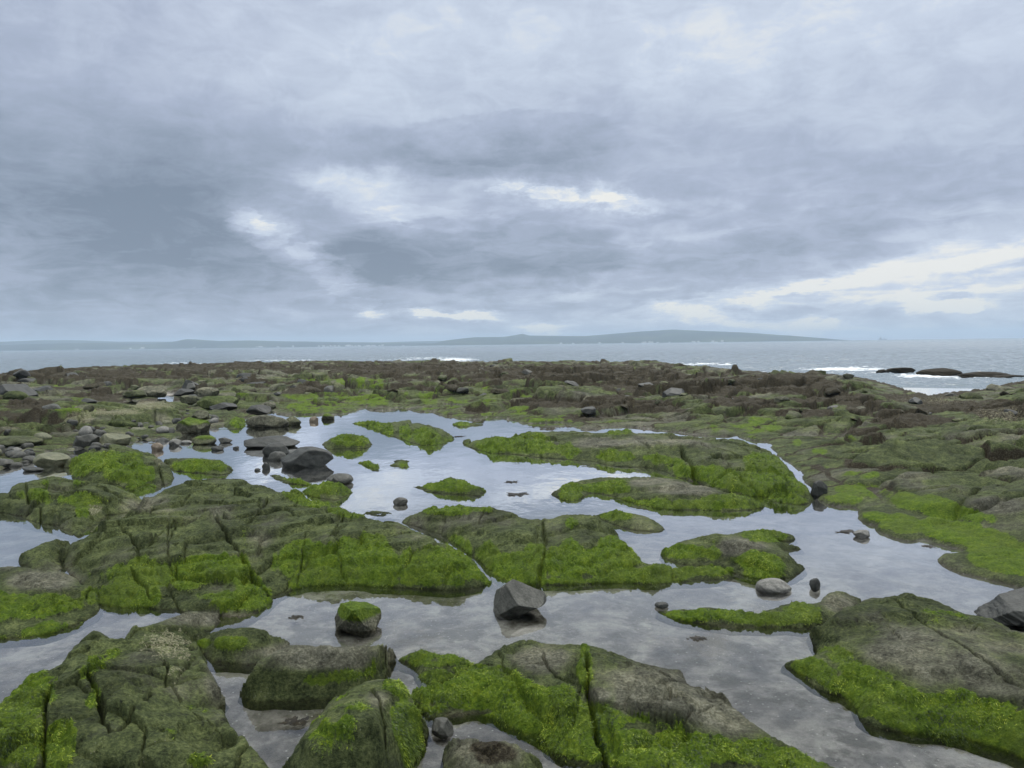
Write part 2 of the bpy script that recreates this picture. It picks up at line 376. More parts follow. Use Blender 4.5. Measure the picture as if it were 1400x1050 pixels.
def tufts(V, Q, mask, mat, px_den, length, seed, name, parent, lie=0.2, label=None, minpx=2.2, kind='stuff', cat=None, lift=0.0):
    """short strands rooted in the surface where mask is high"""
    r = np.random.default_rng(seed)
    A, B, C, D = V[Q[:, 0]], V[Q[:, 1]], V[Q[:, 2]], V[Q[:, 3]]
    nrm = np.cross(C - A, D - B); area = np.linalg.norm(nrm, axis=1) * 0.5 + 1e-12
    nrm = nrm / (2 * area[:, None])
    nrm = np.where(nrm[:, 2:3] < 0, -nrm, nrm)
    mk = mask[Q].mean(1); cen = (A + B + C + D) / 4
    dist = np.linalg.norm(cen - EYE, axis=1)
    ok = (mk > 0.3) & (cen[:, 2] > -0.015)
    if ok.sum() < 4: return None
    w = area * ok * np.clip(mk, 0, 1) / dist ** 2          # ~ pixel area if seen face on
    total = w.sum() * 770 ** 2 * 0.45
    n = int(min(total * px_den, 130000))
    if n < 12: return None
    f = r.choice(len(Q), n, p=w / w.sum())
    u, v = r.random(n)[:, None], r.random(n)[:, None]
    P = A[f] * (1 - u) * (1 - v) + B[f] * u * (1 - v) + C[f] * u * v + D[f] * (1 - u) * v
    Nn = nrm[f]; dd = dist[f][:, None]
    L = np.maximum(length, minpx * dd / 770) * r.uniform(0.5, 1.3, n)[:, None]
    down = np.zeros_like(Nn); down[:, 2] = -1
    down = down - (down * Nn).sum(1, keepdims=True) * Nn
    rv = r.normal(0, 1, (n, 3)); rv -= (rv * Nn).sum(1, keepdims=True) * Nn
    rv /= np.linalg.norm(rv, axis=1, keepdims=True) + 1e-9
    # locally combed direction
    an = fbm(P[:, 0] * 4, P[:, 1] * 4, 33, 2) * 5
    comb = np.stack([np.cos(an), np.sin(an), np.zeros(n)], 1)
    dirv = 0.6 * rv + 0.5 * comb + 1.2 * down + lie * Nn
    dirv /= np.linalg.norm(dirv, axis=1, keepdims=True)
    side = np.cross(dirv, Nn); side /= np.linalg.norm(side, axis=1, keepdims=True) + 1e-9
    W = L * 0.10
    base = P - Nn * 0.003 + lift * Nn
    v0 = base - side * W; v1 = base + side * W
    mid = base + dirv * L * 0.55 + Nn * L * 0.10
    v2 = mid + side * W * 0.8; v3 = mid - side * W * 0.8
    tip = base + dirv * L
    VV = np.stack([v0, v1, v2, v3, tip], 1).reshape(-1, 3)
    i0 = np.arange(n)[:, None] * 5
    quads = np.concatenate([i0, i0 + 1, i0 + 2, i0 + 3], 1)
    tris = np.concatenate([i0 + 3, i0 + 2, i0 + 4, i0 + 4], 1)
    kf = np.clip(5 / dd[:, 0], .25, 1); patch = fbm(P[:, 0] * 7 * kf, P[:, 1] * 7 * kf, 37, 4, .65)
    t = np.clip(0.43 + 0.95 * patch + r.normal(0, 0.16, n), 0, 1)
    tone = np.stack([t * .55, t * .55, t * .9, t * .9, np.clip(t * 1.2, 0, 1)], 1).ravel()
    # two triangles per quad + tip: all triangles
    T3 = np.concatenate([quads[:, [0, 1, 2]], quads[:, [0, 2, 3]], tris[:, :3]])
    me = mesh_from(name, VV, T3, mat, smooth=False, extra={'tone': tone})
    return link(name, me, parent, label, cat, None, kind)

# ------------------------------------------------------------------ rock outcrops
DTH = 0.00115; DLR = 0.0026
def lattice(th0, th1, r0, r1, dth=DTH, dlr=DLR):
    th = np.arange(th0, th1 + dth, dth)
    r = r0 * np.exp(np.arange(0, math.log(r1 / r0) + dlr, dlr))
    TH, R = np.meshgrid(th, r)
    return R * np.sin(TH), R * np.cos(TH)

def grid_faces(shape, keep):
    nr, nc = shape
    idx = np.arange(nr * nc).reshape(nr, nc)
    Q = np.stack([idx[:-1, :-1], idx[:-1, 1:], idx[1:, 1:], idx[1:, :-1]], -1).reshape(-1, 4)
    k = keep.ravel()[Q].any(1)
    Q = Q[k]
    used = np.unique(Q)
    mp = np.full(nr * nc, -1); mp[used] = np.arange(len(used))
    return mp[Q], used

def surf_noise(x, y, seed, amp=1.0):
    n = 0.024 * fbm(x * 2.1, y * 2.1, seed, 3) + 0.013 * fbm(x * 8, y * 8, seed + 3, 3) + 0.006 * fbm(x * 30, y * 30, seed + 6, 3, 0.6)
    n = n - 0.012 * np.abs(perlin(x * 13, y * 13, seed + 8)) * ss(-.1, .3, fbm(x * 2.5, y * 2.5, seed + 9, 2)) - 0.007 * ss(.25, .6, perlin(x * 38, y * 38, seed + 10))
    return n * amp

def rock(label, poly, zfar=0.2, znear=0.0, spots=(), bulge=0.05, w=0.07, slope=2.2, cracks=(), crack_z=None, seed=0, warp=0.03, noise=1.0,
         facet=0.0, fsize=0.35, name='rock_outcrop', cat='rock', group=None, alg_extra=0.0, weed=True, den=2.0, steep=34, rimk=0.42, edge=0.035, terr=0.45):
    flat = 1.0 if steep > 45 else 0.68                     # bedrock slabs lie low
    zfar = zfar * flat; spots = [(q[0], q[1], q[2] * flat) for q in spots]
    if crack_z is not None: crack_z = crack_z * flat
    pp = catmull(poly, 4)
    nx = np.roll(pp, -1, 0) - np.roll(pp, 1, 0)
    # outward normal: polygon orientation from signed area (pixel y runs downward)
    a2 = np.sum(pp[:, 0] * np.roll(pp[:, 1], -1) - np.roll(pp[:, 0], -1) * pp[:, 1])
    out = np.stack([nx[:, 1], -nx[:, 0]], 1) * (1 if a2 > 0 else -1)
    out[:, 1] *= 2.0                                       # foreshortened outlines: judge facing on the ground
    out /= np.linalg.norm(out, axis=1, keepdims=True) + 1e-9
    upn = ss(-0.15, 0.75, -out[:, 1])
    zz = znear + (zfar - znear) * upn
    n_ = len(pp); ax, ay = pp[:, 0], pp[:, 1]; bx_, by_ = np.roll(ax, -1), np.roll(ay, -1)
    for i in range(n_):
        k = ((ax > ax[i]) != (bx_ > ax[i]))
        yc = ay[k] + (ax[i] - ax[k]) / (bx_[k] - ax[k]) * (by_[k] - ay[k])
        yc = yc[yc > ay[i] + 0.6]
        t_ = (yc.min() - ay[i]) if len(yc) else 0.0
        g0 = ground(ax[i], ay[i], 0.0)
        zz[i] = min(zz[i], znear + rimk * t_ * np.hypot(*g0) / F)
    zz = np.maximum(np.minimum(zz, (np.roll(zz, 1) + np.roll(zz, -1)) / 2 + .01), 0)
    for _ in range(3): zz = np.minimum(zz, 0.25 * np.roll(zz, 1) + 0.5 * zz + 0.25 * np.roll(zz, -1))
    XY = ground(pp[:, 0], pp[:, 1], zz)
    ctrl = [np.c_[XY, zz]]
    if len(spots):
        sp = np.array(spots, float)
        cot = 1 / math.tan(math.radians(steep))
        for _ in range(14):                                # keep every flank at a believable angle
            gx = ground(sp[:, 0], sp[:, 1], sp[:, 2])
            bad = sdf(gx[:, 0], gx[:, 1], XY) < sp[:, 2] * cot
            sp[bad, 2] *= 0.87
        ctrl.append(np.c_[ground(sp[:, 0], sp[:, 1], sp[:, 2]), sp[:, 2]])
    ctrl = np.concatenate(ctrl)
    th = np.arctan2(XY[:, 0], XY[:, 1]); rr = np.hypot(XY[:, 0], XY[:, 1])
    mg = 0.35
    sc = max(1.0, rr.mean() / 5)
    x, y = lattice(th.min() - mg / rr.min(), th.max() + mg / rr.min(), max(rr.min() - mg, 1.2), rr.max() + mg * sc)
    wx = x + warp * sc * fbm(x * 4 / sc, y * 4 / sc, seed + 20, 4, 0.6); wy = y + warp * sc * fbm(x * 4 / sc + 31, y * 4 / sc, seed + 25, 4, 0.6)
    d = sdf(wx, wy, XY)
    # radial interpolation of the heights
    def phi(r): return np.sqrt(r * r + 0.02 ** 2)
    n = len(ctrl)
    A = np.zeros((n + 1, n + 1))
    A[:n, :n] = phi(np.linalg.norm(ctrl[:, None, :2] - ctrl[None, :, :2], axis=2)); A[:n, :n] += np.eye(n) * -0.004
    A[:n, n] = 1; A[n, :n] = 1
    sol = np.linalg.lstsq(A, np.r_[ctrl[:, 2], 0], rcond=None)[0]
    H = np.full(x.shape, sol[n])
    for i in range(n):
        H = H + sol[i] * phi(np.hypot(x - ctrl[i, 0], y - ctrl[i, 1]))
    zmax = max(zfar, max([s[2] for s in spots], default=0)) + 0.02
    H = np.clip(H, -0.05, zmax)
    di = np.maximum(d, 0); do = np.maximum(-d, 0)
    # outside the rim the height comes from the nearest rim point, never from extrapolation
    zn = np.zeros(x.shape); best = np.full(x.shape, 1e9)
    for i in range(n_):
        q2 = (wx - XY[i, 0]) ** 2 + (wy - XY[i, 1]) ** 2
        zn = np.where(q2 < best, zz[i], zn); best = np.minimum(best, q2)
    fb = ss(-0.01, edge * sc, d)
    H = np.where(d < edge * sc, zn + (np.minimum(H, zn + 0.25) - zn) * fb, H)
    H = H - 0.02 * ss(0.05, 0.3, H) + 0.55 * bulge * (1 - np.exp(-di / (0.6 * w * sc)))
    inner = 1 - np.exp(-(di + 0.02) / 0.06)
    H = H + surf_noise(x / sc ** .5, y / sc ** .5, seed + 40, noise * sc ** .5) * (0.35 + 0.65 * inner)
    if terr:
        h0 = 0.075 * sc ** .5; ph = seed * 1.7
        t_ = (H + 0.16 * (x * math.cos(ph) + y * math.sin(ph)) + 0.075 * fbm(x * 1.3, y * 1.3, seed + 30, 5, .62)) / h0
        fr_ = t_ - np.floor(t_)
        H = H + terr * h0 * (ss(0.62, 0.97, fr_) - fr_ + .35) * inner * ss(0.0, 0.06, H)
    if facet:
        pl, e = plates(x, y, fsize, fsize * 0.8, seed + 80, facet, facet * 1.3, 0.028, facet * 1.5)
        H = H + pl * inner
    for ck in cracks:
        pts, wd, dp = ck[:3]
        zc = crack_z if crack_z is not None else zfar
        cp = catmull(pts, 5, False)
        P = ground(cp[:, 0], cp[:, 1], zc)
        jx = x + 0.018 * fbm(x * 9, y * 9, seed + 61, 3, 0.6); jy = y + 0.018 * fbm(x * 9 + 5, y * 9, seed + 62, 3, 0.6)
        q, t = linedist(jx, jy, P)
        taper = ss(0, 0.12, t) * (1 - ss(0.85, 1.0, t)) * 0.75 + 0.25
        wv = 0.5 * wd * (0.75 + 0.9 * fbm(x * 6, y * 6, seed + 66, 3)); taper = taper * ss(-.8, -.15, fbm(x * 3.5, y * 3.5, seed + 67, 2))
        H = H - 1.3 * dp * taper * np.exp(-(q / np.maximum(wv, 0.0045)) ** 2)
        if len(ck) > 3:                                    # a step: one side stands higher
            H = H + ck[3] * np.exp(-(q / 0.12) ** 2) * 0.5
    H = H - slope * do - 0.5 * ss(0.0, 0.5, do)
    P = np.stack([x, y, H], -1)
    Q, used = grid_faces(x.shape, H > -0.2)
    V = P.reshape(-1, 3)[used]
    g = growth(V, alg_extra)
    # the weed mat is lumpy and stands a little above the stone
    V[:, 2] += g[:, 0] * (0.010 + (0.020 * fbm(V[:, 0] * 24, V[:, 1] * 24, seed + 90, 3, 0.65) + 0.026 * fbm(V[:, 0] * 8, V[:, 1] * 8, seed + 92, 2)) * min(sc, 1.6))
    V[:, 2] += g[:, 3] * 0.006 * fbm(V[:, 0] * 45, V[:, 1] * 45, seed + 93, 2)
    org = np.array([ctrl[:, 0].mean(), ctrl[:, 1].mean(), 0.0])
    o = link(name, mesh_from(name, V - org, Q, ROCK, g), None, label, cat, group)
    o.location = org
    if weed:
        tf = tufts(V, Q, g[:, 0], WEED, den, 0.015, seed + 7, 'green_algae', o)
        if tf is not None: tf.location = -org
    return o

exec_rocks = []
def R(*a, **k): exec_rocks.append((a, k))

R('broad cracked slab, grey-green crown with bright weed along its front water edge',
  [(82,756),(103,738),(121,729),(140,718),(165,708),(196,696),(200,679),(228,667),(271,658),(300,653),(332,656),(357,667),(385,672),(411,676),(439,690),(471,697),(496,704),(546,713),(575,728),(607,742),(639,761),(666,790),(669,799),(629,807),(575,806),(521,803),(471,799),(411,804),(375,819),(357,835),(325,853),(290,850),(250,838),(200,832),(160,832),(130,822),(112,800),(95,785)],
  zfar=.24, spots=[(290,690,.30),(350,700,.31),(400,735,.27),(450,730,.27),(540,740,.23),(230,700,.26),(160,740,.22),(250,740,.26),(200,770,.15),(150,790,.12),(250,800,.06),(320,800,.10),(380,790,.10),(470,775,.14),(560,780,.12),(620,785,.11),(600,800,.05),(470,797,.02),(300,835,.03),(200,825,.03),(410,780,.08),(330,765,.17)],
  cracks=[([(375,680),(360,700),(342,715),(310,722),(280,706),(262,704)],.022,.08),([(280,706),(310,735),(330,752),(345,770),(375,783)],.028,.10),([(285,715),(268,713),(245,715),(232,740)],.016,.05),([(170,728),(195,745),(215,735),(250,712)],.018,.06),([(120,735),(160,725),(195,745),(250,750)],.014,.05),([(160,760),(195,780),(205,790),(240,785)],.020,.06),([(332,660),(315,680),(290,708)],.012,.04),([(471,700),(455,735),(450,745)],.014,.05),([(420,735),(405,770)],.010,.035),([(232,705),(230,760),(245,770)],.010,.03)],
  crack_z=.26, seed=101, facet=0.03, fsize=0.45, bulge=.05)
R('mossy central slab behind the lone dark boulder, split from its neighbour by a slanting crack',
  [(548,714),(568,702),(593,694),(618,692),(650,693),(679,694),(700,702),(725,711),(750,710),(771,705),(796,705),(825,713),(846,729),(838,737),(860,750),(877,766),(907,774),(950,775),(985,778),(1000,785),(985,793),(950,797),(896,799),(853,798),(807,798),(771,800),(743,800),(700,797),(677,790),(655,768),(620,742),(580,724)],
  zfar=.22, spots=[(600,710,.27),(650,715,.28),(700,730,.26),(760,740,.22),(640,745,.22),(690,775,.13),(700,790,.06),(800,770,.13),(820,725,.18),(850,770,.10),(900,786,.05),(770,785,.08),(950,786,.03)],
  cracks=[([(575,712),(590,722),(612,738),(640,756),(668,786)],.026,.09),([(662,702),(655,714)],.014,.05),([(740,712),(745,740),(735,770),(712,790)],.03,.05),([(600,745),(625,762),(640,790)],.01,.03)],
  crack_z=.22, seed=131, facet=0.018, fsize=0.6, bulge=.045)
R('dark fractured slab at the left edge, mottled green, above brown shaded water',
  [(-70,690),(-60,674),(0,676),(15,666),(35,661),(50,659),(75,652),(100,654),(120,662),(150,664),(175,671),(195,681),(196,690),(180,700),(150,706),(125,722),(107,735),(97,731),(75,720),(42,712),(0,702),(-70,704)],
  zfar=.2, spots=[(40,672,.26),(80,662,.25),(20,690,.22),(60,690,.24),(45,700,.17),(110,690,.2),(150,685,.18),(100,710,.15),(10,694,.2),(120,705,.18)],
  cracks=[([(35,662),(40,680),(55,684),(55,695)],.02,.08),([(20,678),(60,672),(110,676)],.018,.06),([(60,695),(95,698),(110,692)],.02,.07),([(120,722),(130,700)],.02,.05)], crack_z=.22, seed=151, facet=0.03, fsize=0.35)
R('flat-topped bright green rock left of the big pool, its right end split and dark',
  [(90,635),(100,627),(117,619),(140,616),(175,614),(192,615),(210,622),(225,630),(230,642),(234,660),(225,665),(210,667),(198,662),(185,671),(172,671),(160,664),(120,661),(100,655),(97,647)],
  zfar=.2, spots=[(130,625,.25),(180,622,.26),(205,632,.25),(150,640,.2),(190,645,.2),(222,640,.2),(215,655,.1),(140,655,.07),(120,640,.16),(180,660,.07)],
  cracks=[([(143,617),(144,628)],.02,.06),([(185,622),(170,634)],.02,.06),([(155,645),(135,647),(120,653)],.03,.08),([(210,625),(222,645),(215,662)],.03,.06)], crack_z=.24, seed=161, facet=.02)
R('low bright green rock standing in the pool just right of the flat-topped one',
  [(225,629),(250,626),(270,626),(297,630),(300,634),(315,639),(319,645),(307,649),(287,648),(250,645),(232,643)], zfar=.1, spots=[(270,632,.14),(300,640,.1),(260,640,.06)], seed=171)
R('pale grey flat slab with green margins at the left edge beside the lower water',
  [(-110,795),(0,777),(36,778),(64,783),(95,788),(112,798),(126,803),(130,815),(135,830),(132,840),(89,861),(46,872),(0,874),(-110,888)], zfar=.13, spots=[(40,795,.16),(90,800,.15),(60,820,.12),(0,800,.16),(40,845,.06),(100,830,.08)],
  cracks=[([(125,803),(112,815),(95,822),(60,830)],.015,.05)], crack_z=.13, seed=181, bulge=.03)
R('small mossy hump between the left water and the cracked slab',
  [(27,766),(35,755),(55,745),(80,738),(93,741),(90,755),(82,765),(85,778),(60,783),(36,778)], zfar=.12, spots=[(60,752,.17),(60,768,.14),(80,750,.15)], seed=191)
R('oval islet with grey weed top at the right tip of the central slab',
  [(812,707),(829,701),(861,701),(889,708),(909,720),(904,727),(875,726),(843,720)], zfar=.05, spots=[(860,710,.08)], seed=201, bulge=.03)
R('green-rimmed oval rock with a bare brownish crown near the pale grey stone',
  [(904,754),(921,745),(954,736),(982,732),(996,734),(1014,727),(1043,726),(1071,729),(1089,736),(1082,741),(1056,739),(1089,747),(1095,751),(1073,754),(1084,763),(1100,774),(1100,781),(1079,791),(1045,793),(1007,785),(971,777),(936,774),(907,765)],
  zfar=.09, spots=[(960,748,.15),(1000,750,.17),(1040,765,.14),(1060,750,.09),(1000,772,.07),(1060,780,.06),(1040,735,.04),(1075,748,.03)], seed=211, bulge=.04)
R('tiny green mound alone in the middle of the reflecting pool',
  [(565,666),(590,661),(612,656),(630,657),(642,664),(665,670),(662,677),(655,681),(637,677),(600,675),(580,671)], zfar=.07, spots=[(620,662,.13),(600,668,.08),(645,672,.05)], seed=221, bulge=.03, warp=.04)
R('long bright green islet in the far part of the pool, tapering to the left',
  [(482,579),(500,577),(520,578),(545,576),(560,575),(562,580),(580,581),(600,586),(615,592),(621,599),(612,605),(600,609),(575,609),(562,605),(545,600),(525,594),(515,590),(505,583)], zfar=.12, spots=[(590,592,.24),(560,590,.18),(530,584,.12),(605,600,.13),(575,603,.06),(500,579,.05)],
  cracks=[([(600,596),(585,602),(575,604)],.04,.1)], crack_z=.12, seed=231)
R('domed rock with a green cap and pale tide line in the pool',
  [(441,608),(450,602),(467,597),(477,594),(492,597),(505,602),(510,609),(500,613),(470,614),(450,614)], zfar=.15, spots=[(477,598,.24),(475,605,.17),(460,605,.16),(495,604,.17)], seed=241, slope=4, steep=60)
R('green mossy wedge of rock at the pool edge below the oval grey stone',
  [(412,672),(425,667),(442,660),(455,660),(467,665),(481,672),(472,679),(460,685),(437,682),(420,676)], zfar=.1, spots=[(450,665,.17),(440,673,.1),(465,672,.1)], seed=251)
R('long layered slab across the pool, grey weathered top and a dark undercut front',
  [(632,605),(645,601),(672,597),(687,600),(700,601),(715,594),(737,591),(760,589),(780,591),(815,595),(840,590),(862,590),(870,596),(900,598),(935,599),(975,602),(995,599),(1012,600),(1021,607),(1037,612),(1050,616),(1060,624),(1072,633),(1083,650),(1090,660),(1102,668),(1111,686),(1100,692),(1050,694),(1037,682),(1000,675),(962,665),(937,657),(920,651),(915,647),(882,640),(842,638),(810,632),(785,629),(750,627),(725,625),(700,621),(672,620),(650,614)],
  zfar=.12, spots=[(680,606,.16),(740,602,.2),(800,603,.24),(870,606,.3),(940,612,.32),(1000,612,.27),(830,612,.29),(850,616,.15),(900,622,.29),(910,628,.13),(880,619,.27),(960,630,.33),(1020,630,.3),(1060,645,.27),(1000,650,.26),(960,652,.2),(940,640,.3),(1060,670,.16),(1085,672,.15),(1010,665,.17),(760,615,.12),(700,612,.11),(800,618,.13),(840,628,.07),(870,631,.05)],
  cracks=[([(870,600),(885,608),(890,612)],.04,.08),([(900,606),(915,613)],.04,.08),([(937,604),(955,612),(957,614)],.04,.07),([(930,615),(945,630),(955,640)],.05,.12),([(990,606),(1020,613),(1050,622)],.04,.08),([(975,615),(1020,622),(1070,640)],.03,.06),([(930,652),(965,662),(1000,673),(1040,688)],.04,.10),([(1000,640),(1040,655),(1075,668)],.03,.05)],
  crack_z=.28, seed=261, facet=0.035, fsize=0.8, bulge=.04)
R('green tongue of rock with a pale bare middle, in front of the layered slab',
  [(754,676),(767,667),(785,661),(800,656),(840,654),(875,654),(912,654),(937,659),(962,666),(1000,675),(1042,690),(1035,696),(1000,699),(950,698),(912,697),(875,691),(855,685),(837,680),(810,675),(800,682),(782,686),(762,681)],
  zfar=.08, spots=[(830,662,.11),(880,665,.15),(930,672,.15),(990,685,.1),(860,678,.07),(920,688,.08),(780,672,.06)], cracks=[([(780,663),(795,671),(812,676)],.03,.05),([(870,684),(900,680),(930,690)],.03,.03)], crack_z=.1, seed=271, bulge=.035)
R('large mound in the lower left corner, its peak crusted with pale barnacles',
  [(-160,1010),(-60,985),(0,966),(39,929),(71,914),(86,904),(104,879),(125,868),(143,868),(161,877),(175,868),(182,859),(200,855),(229,846),(257,836),(286,840),(300,850),(285,866),(268,880),(282,904),(293,932),(305,957),(302,975),(321,1000),(339,1014),(364,1046),(400,1110),(200,1140),(-160,1120)],
  zfar=.16, spots=[(130,885,.24),(215,875,.33),(240,890,.33),(225,910,.36),(258,920,.24),(200,950,.38),(250,980,.32),(150,930,.33),(100,930,.27),(100,1000,.30),(150,1000,.36),(220,1030,.36),(285,1020,.20),(50,960,.2),(30,1020,.22),(320,1040,.08),(295,980,.10),(285,940,.12),(270,900,.15),(265,885,.16),(230,858,.12),(260,850,.06),(80,1040,.25),(190,900,.30)],
  cracks=[([(160,877),(140,895),(118,910),(125,930),(135,950),(140,975),(150,990)],.02,.08),([(205,930),(190,955),(165,985),(150,990)],.014,.05),([(75,915),(62,960),(58,1000),(50,1040)],.022,.08),([(75,925),(100,915),(118,912)],.012,.04),([(180,885),(205,885),(225,890),(228,915)],.012,.04),([(258,870),(246,905)],.02,.05),([(145,1012),(165,1018)],.02,.07)],
  crack_z=.30, seed=281, facet=0.022, fsize=0.3, bulge=.05)
R('low grey ridge with a weedy undercut, right of the barnacled mound',
  [(262,873),(286,862),(330,859),(357,862),(382,871),(400,880),(385,892),(361,907),(339,911),(314,908),(282,904)], zfar=.13, spots=[(310,868,.18),(360,870,.18),(290,875,.17),(330,885,.15),(370,885,.15),(290,890,.12),(310,897,.06),(350,900,.05)], seed=291, slope=3, bulge=.03, steep=50)
R('blocky grey boulder with a squared top and shadowed front, beside the rounded green boulder',
  [(329,943),(343,921),(357,900),(396,882),(446,880),(500,879),(530,880),(537,893),(534,908),(528,928),(504,938),(461,957),(393,961),(350,961),(332,954)],
  zfar=.17, spots=[(345,938,.17),(395,932,.19),(440,929,.19),(490,918,.18),(525,905,.17),(400,900,.21),(460,895,.22),(515,890,.21),(430,915,.21),(352,948,.06),(400,953,.05),(450,948,.05),(500,932,.06),(360,920,.2)],
  cracks=[([(488,920),(510,905),(515,890)],.02,.04)], crack_z=.18, seed=301, slope=3, bulge=.02, noise=.7, name='boulder', cat='boulder', weed=True, steep=74, rimk=.8, edge=.06)
R('rounded green boulder at the bottom edge, bright weed down its right flank',
  [(389,1050),(400,1029),(429,989),(450,960),(479,943),(504,937),(536,937),(556,946),(570,968),(583,988),(580,1014),(568,1039),(557,1062),(500,1120),(390,1120)],
  zfar=.14, spots=[(460,985,.26),(500,960,.24),(440,1030,.24),(500,1030,.27),(540,980,.17),(545,1020,.14),(520,1000,.24),(420,1050,.17),(480,1090,.2)], cracks=[([(508,942),(515,960),(522,980),(528,1010)],.012,.03)], crack_z=.22, seed=311, slope=3.5, name='boulder', cat='boulder', noise=.8, steep=82, rimk=.8, edge=.025)
R('wide weed-draped slab at the bottom centre with a bare grey right side',
  [(566,948),(600,937),(628,925),(650,908),(668,896),(693,880),(721,874),(746,877),(771,880),(793,884),(821,887),(861,904),(904,914),(929,916),(939,932),(964,939),(1004,964),(1036,989),(1054,1004),(1089,1025),(1125,1046),(1200,1100),(1000,1140),(850,1110),(800,1050),(754,1029),(739,1014),(714,1004),(679,986),(650,976),(620,980),(593,980),(571,961)],
  zfar=.15, spots=[(700,905,.23),(740,900,.24),(800,910,.24),(850,930,.25),(920,950,.23),(980,975,.18),(1000,1010,.12),(900,1000,.18),(820,960,.22),(740,940,.21),(690,930,.19),(640,945,.10),(700,965,.12),(770,990,.11),(800,1020,.07),(870,1040,.09),(1050,1045,.06),(610,962,.05),(910,918,.2),(720,985,.06),(960,1040,.1)],
  cracks=[([(748,879),(745,905),(765,925),(785,930)],.016,.05),([(795,886),(800,910),(805,940),(815,975),(825,1000),(832,1040)],.024,.08),([(935,925),(905,925),(880,912)],.018,.05),([(905,935),(918,950),(912,975)],.008,.02)],
  crack_z=.21, seed=321, facet=0.016, fsize=0.32, bulge=.045)
R('weed-fringed flat stone in the water left of the weed-draped slab',
  [(545,904),(557,896),(585,894),(611,896),(646,905),(643,914),(611,932),(586,938),(568,925),(566,914)], zfar=.05, spots=[(560,902,.08),(600,908,.07),(590,925,.05),(630,908,.07)], seed=331, bulge=.025)
R('big grey-green slab on the right with a straight groove and thick bright weed below',
  [(1109,871),(1114,857),(1129,850),(1150,839),(1179,821),(1200,817),(1239,811),(1264,818),(1289,823),(1311,836),(1343,846),(1375,854),(1393,864),(1500,890),(1560,960),(1560,1090),(1470,1062),(1400,1038),(1346,1018),(1293,1005),(1239,1000),(1204,996),(1179,986),(1161,961),(1146,950),(1129,946),(1100,926),(1070,909),(1111,901),(1116,890)],
  zfar=.17, spots=[(1140,865,.2),(1200,850,.23),(1260,840,.24),(1300,870,.25),(1250,890,.23),(1200,900,.19),(1150,890,.17),(1350,900,.24),(1400,940,.22),(1330,935,.19),(1260,930,.18),(1180,935,.12),(1230,970,.10),(1300,980,.10),(1380,1000,.09),(1450,1000,.14),(1105,915,.03),(1135,930,.04),(1170,960,.06),(1450,920,.22),(1190,975,.06),(1125,895,.1)],
  cracks=[([(1222,822),(1240,840),(1265,860),(1300,885),(1345,915),(1400,945)],.014,.045,.03),([(1310,868),(1330,862),(1345,858)],.012,.03),([(1213,855),(1235,880)],.006,.015)],
  crack_z=.23, seed=341, bulge=.05, noise=.8)
R('weedy spit of low rock reaching left from the big grey-green slab',
  [(900,836),(936,832),(989,833),(1036,839),(1050,834),(1071,827),(1107,827),(1129,812),(1146,808),(1164,814),(1179,822),(1160,840),(1121,858),(1100,862),(1061,857),(1007,859),(971,854),(918,845)],
  zfar=.05, spots=[(1145,822,.15),(1120,838,.12),(1080,838,.07),(960,842,.03),(1010,847,.03),(1050,847,.04)], seed=351, bulge=.025, warp=.05)
R('lumpy dark weedy rock at the bottom edge, left of the weed-draped slab',
  [(608,1034),(614,1014),(643,1006),(671,1011),(700,1018),(711,1029),(735,1043),(745,1075),(680,1085),(610,1075)], zfar=.08, spots=[(640,1020,.07),(675,1022,.06),(690,1040,.05),(630,1040,.05),(650,1050,.06)], seed=371, slope=4, steep=60, noise=1.4, facet=.02, fsize=.12, bulge=.02)
R('barnacle-crusted ledge with a vertical dark face behind the cobbles, far left',
  [(70,586),(78,580),(87,574),(105,566),(120,563),(150,561),(175,559),(185,554),(212,550),(235,550),(241,560),(240,575),(217,577),(192,584),(185,590),(150,587),(125,585),(105,583),(85,588)],
  zfar=.33, znear=.06, spots=[(105,572,.33),(130,569,.36),(155,567,.38),(180,565,.42),(210,560,.48),(232,558,.48),(235,570,.25),(205,576,.18),(160,580,.18),(120,580,.14)], cracks=[([(105,566),(112,575),(116,584)],.1,.2),([(155,562),(158,575)],.05,.12),([(178,562),(186,575),(187,588)],.06,.16),([(211,552),(212,575)],.05,.12)], crack_z=.35, seed=381, slope=4, steep=82, rimk=1.0, edge=.02, facet=.03, fsize=.7, name='rock_ledge', cat='rock ledge', weed=False, bulge=.02)
R('small weed islet, left one of the pair of specks in mid pool',
  [(495,634),(503,632),(510,635),(518,640),(520,645),(512,643),(505,640)], zfar=.02, seed=391, bulge=.02, warp=.06)
R('small weed islet, right of the pair in mid pool',
  [(533,637),(540,634),(536,631),(548,628),(560,631),(556,635),(560,639),(550,642),(540,641)], zfar=.02, seed=395, bulge=.02, warp=.05)
R('narrow weedy strip of rock in the water behind the cracked slab',
  [(370,650),(380,649),(400,655),(425,661),(420,664),(400,662),(385,660),(375,655)], zfar=.03, seed=401, bulge=.03)
R('thin weed islet near the far pool shore',
  [(620,580),(630,578),(645,579),(660,581),(650,583),(635,585),(625,583)], zfar=.03, seed=405, bulge=.03)
R('flat grey rock barely awash behind the central slab',
  [(498,702),(510,698),(525,698),(538,702),(525,706),(508,706)], zfar=.02, seed=409, bulge=.02)
R('low green rock by the pool mouth, left of the far boulders',
  [(305,582),(312,573),(325,571),(336,574),(334,583),(325,588),(310,587)], zfar=.1, spots=[(322,577,.15)], seed=413)

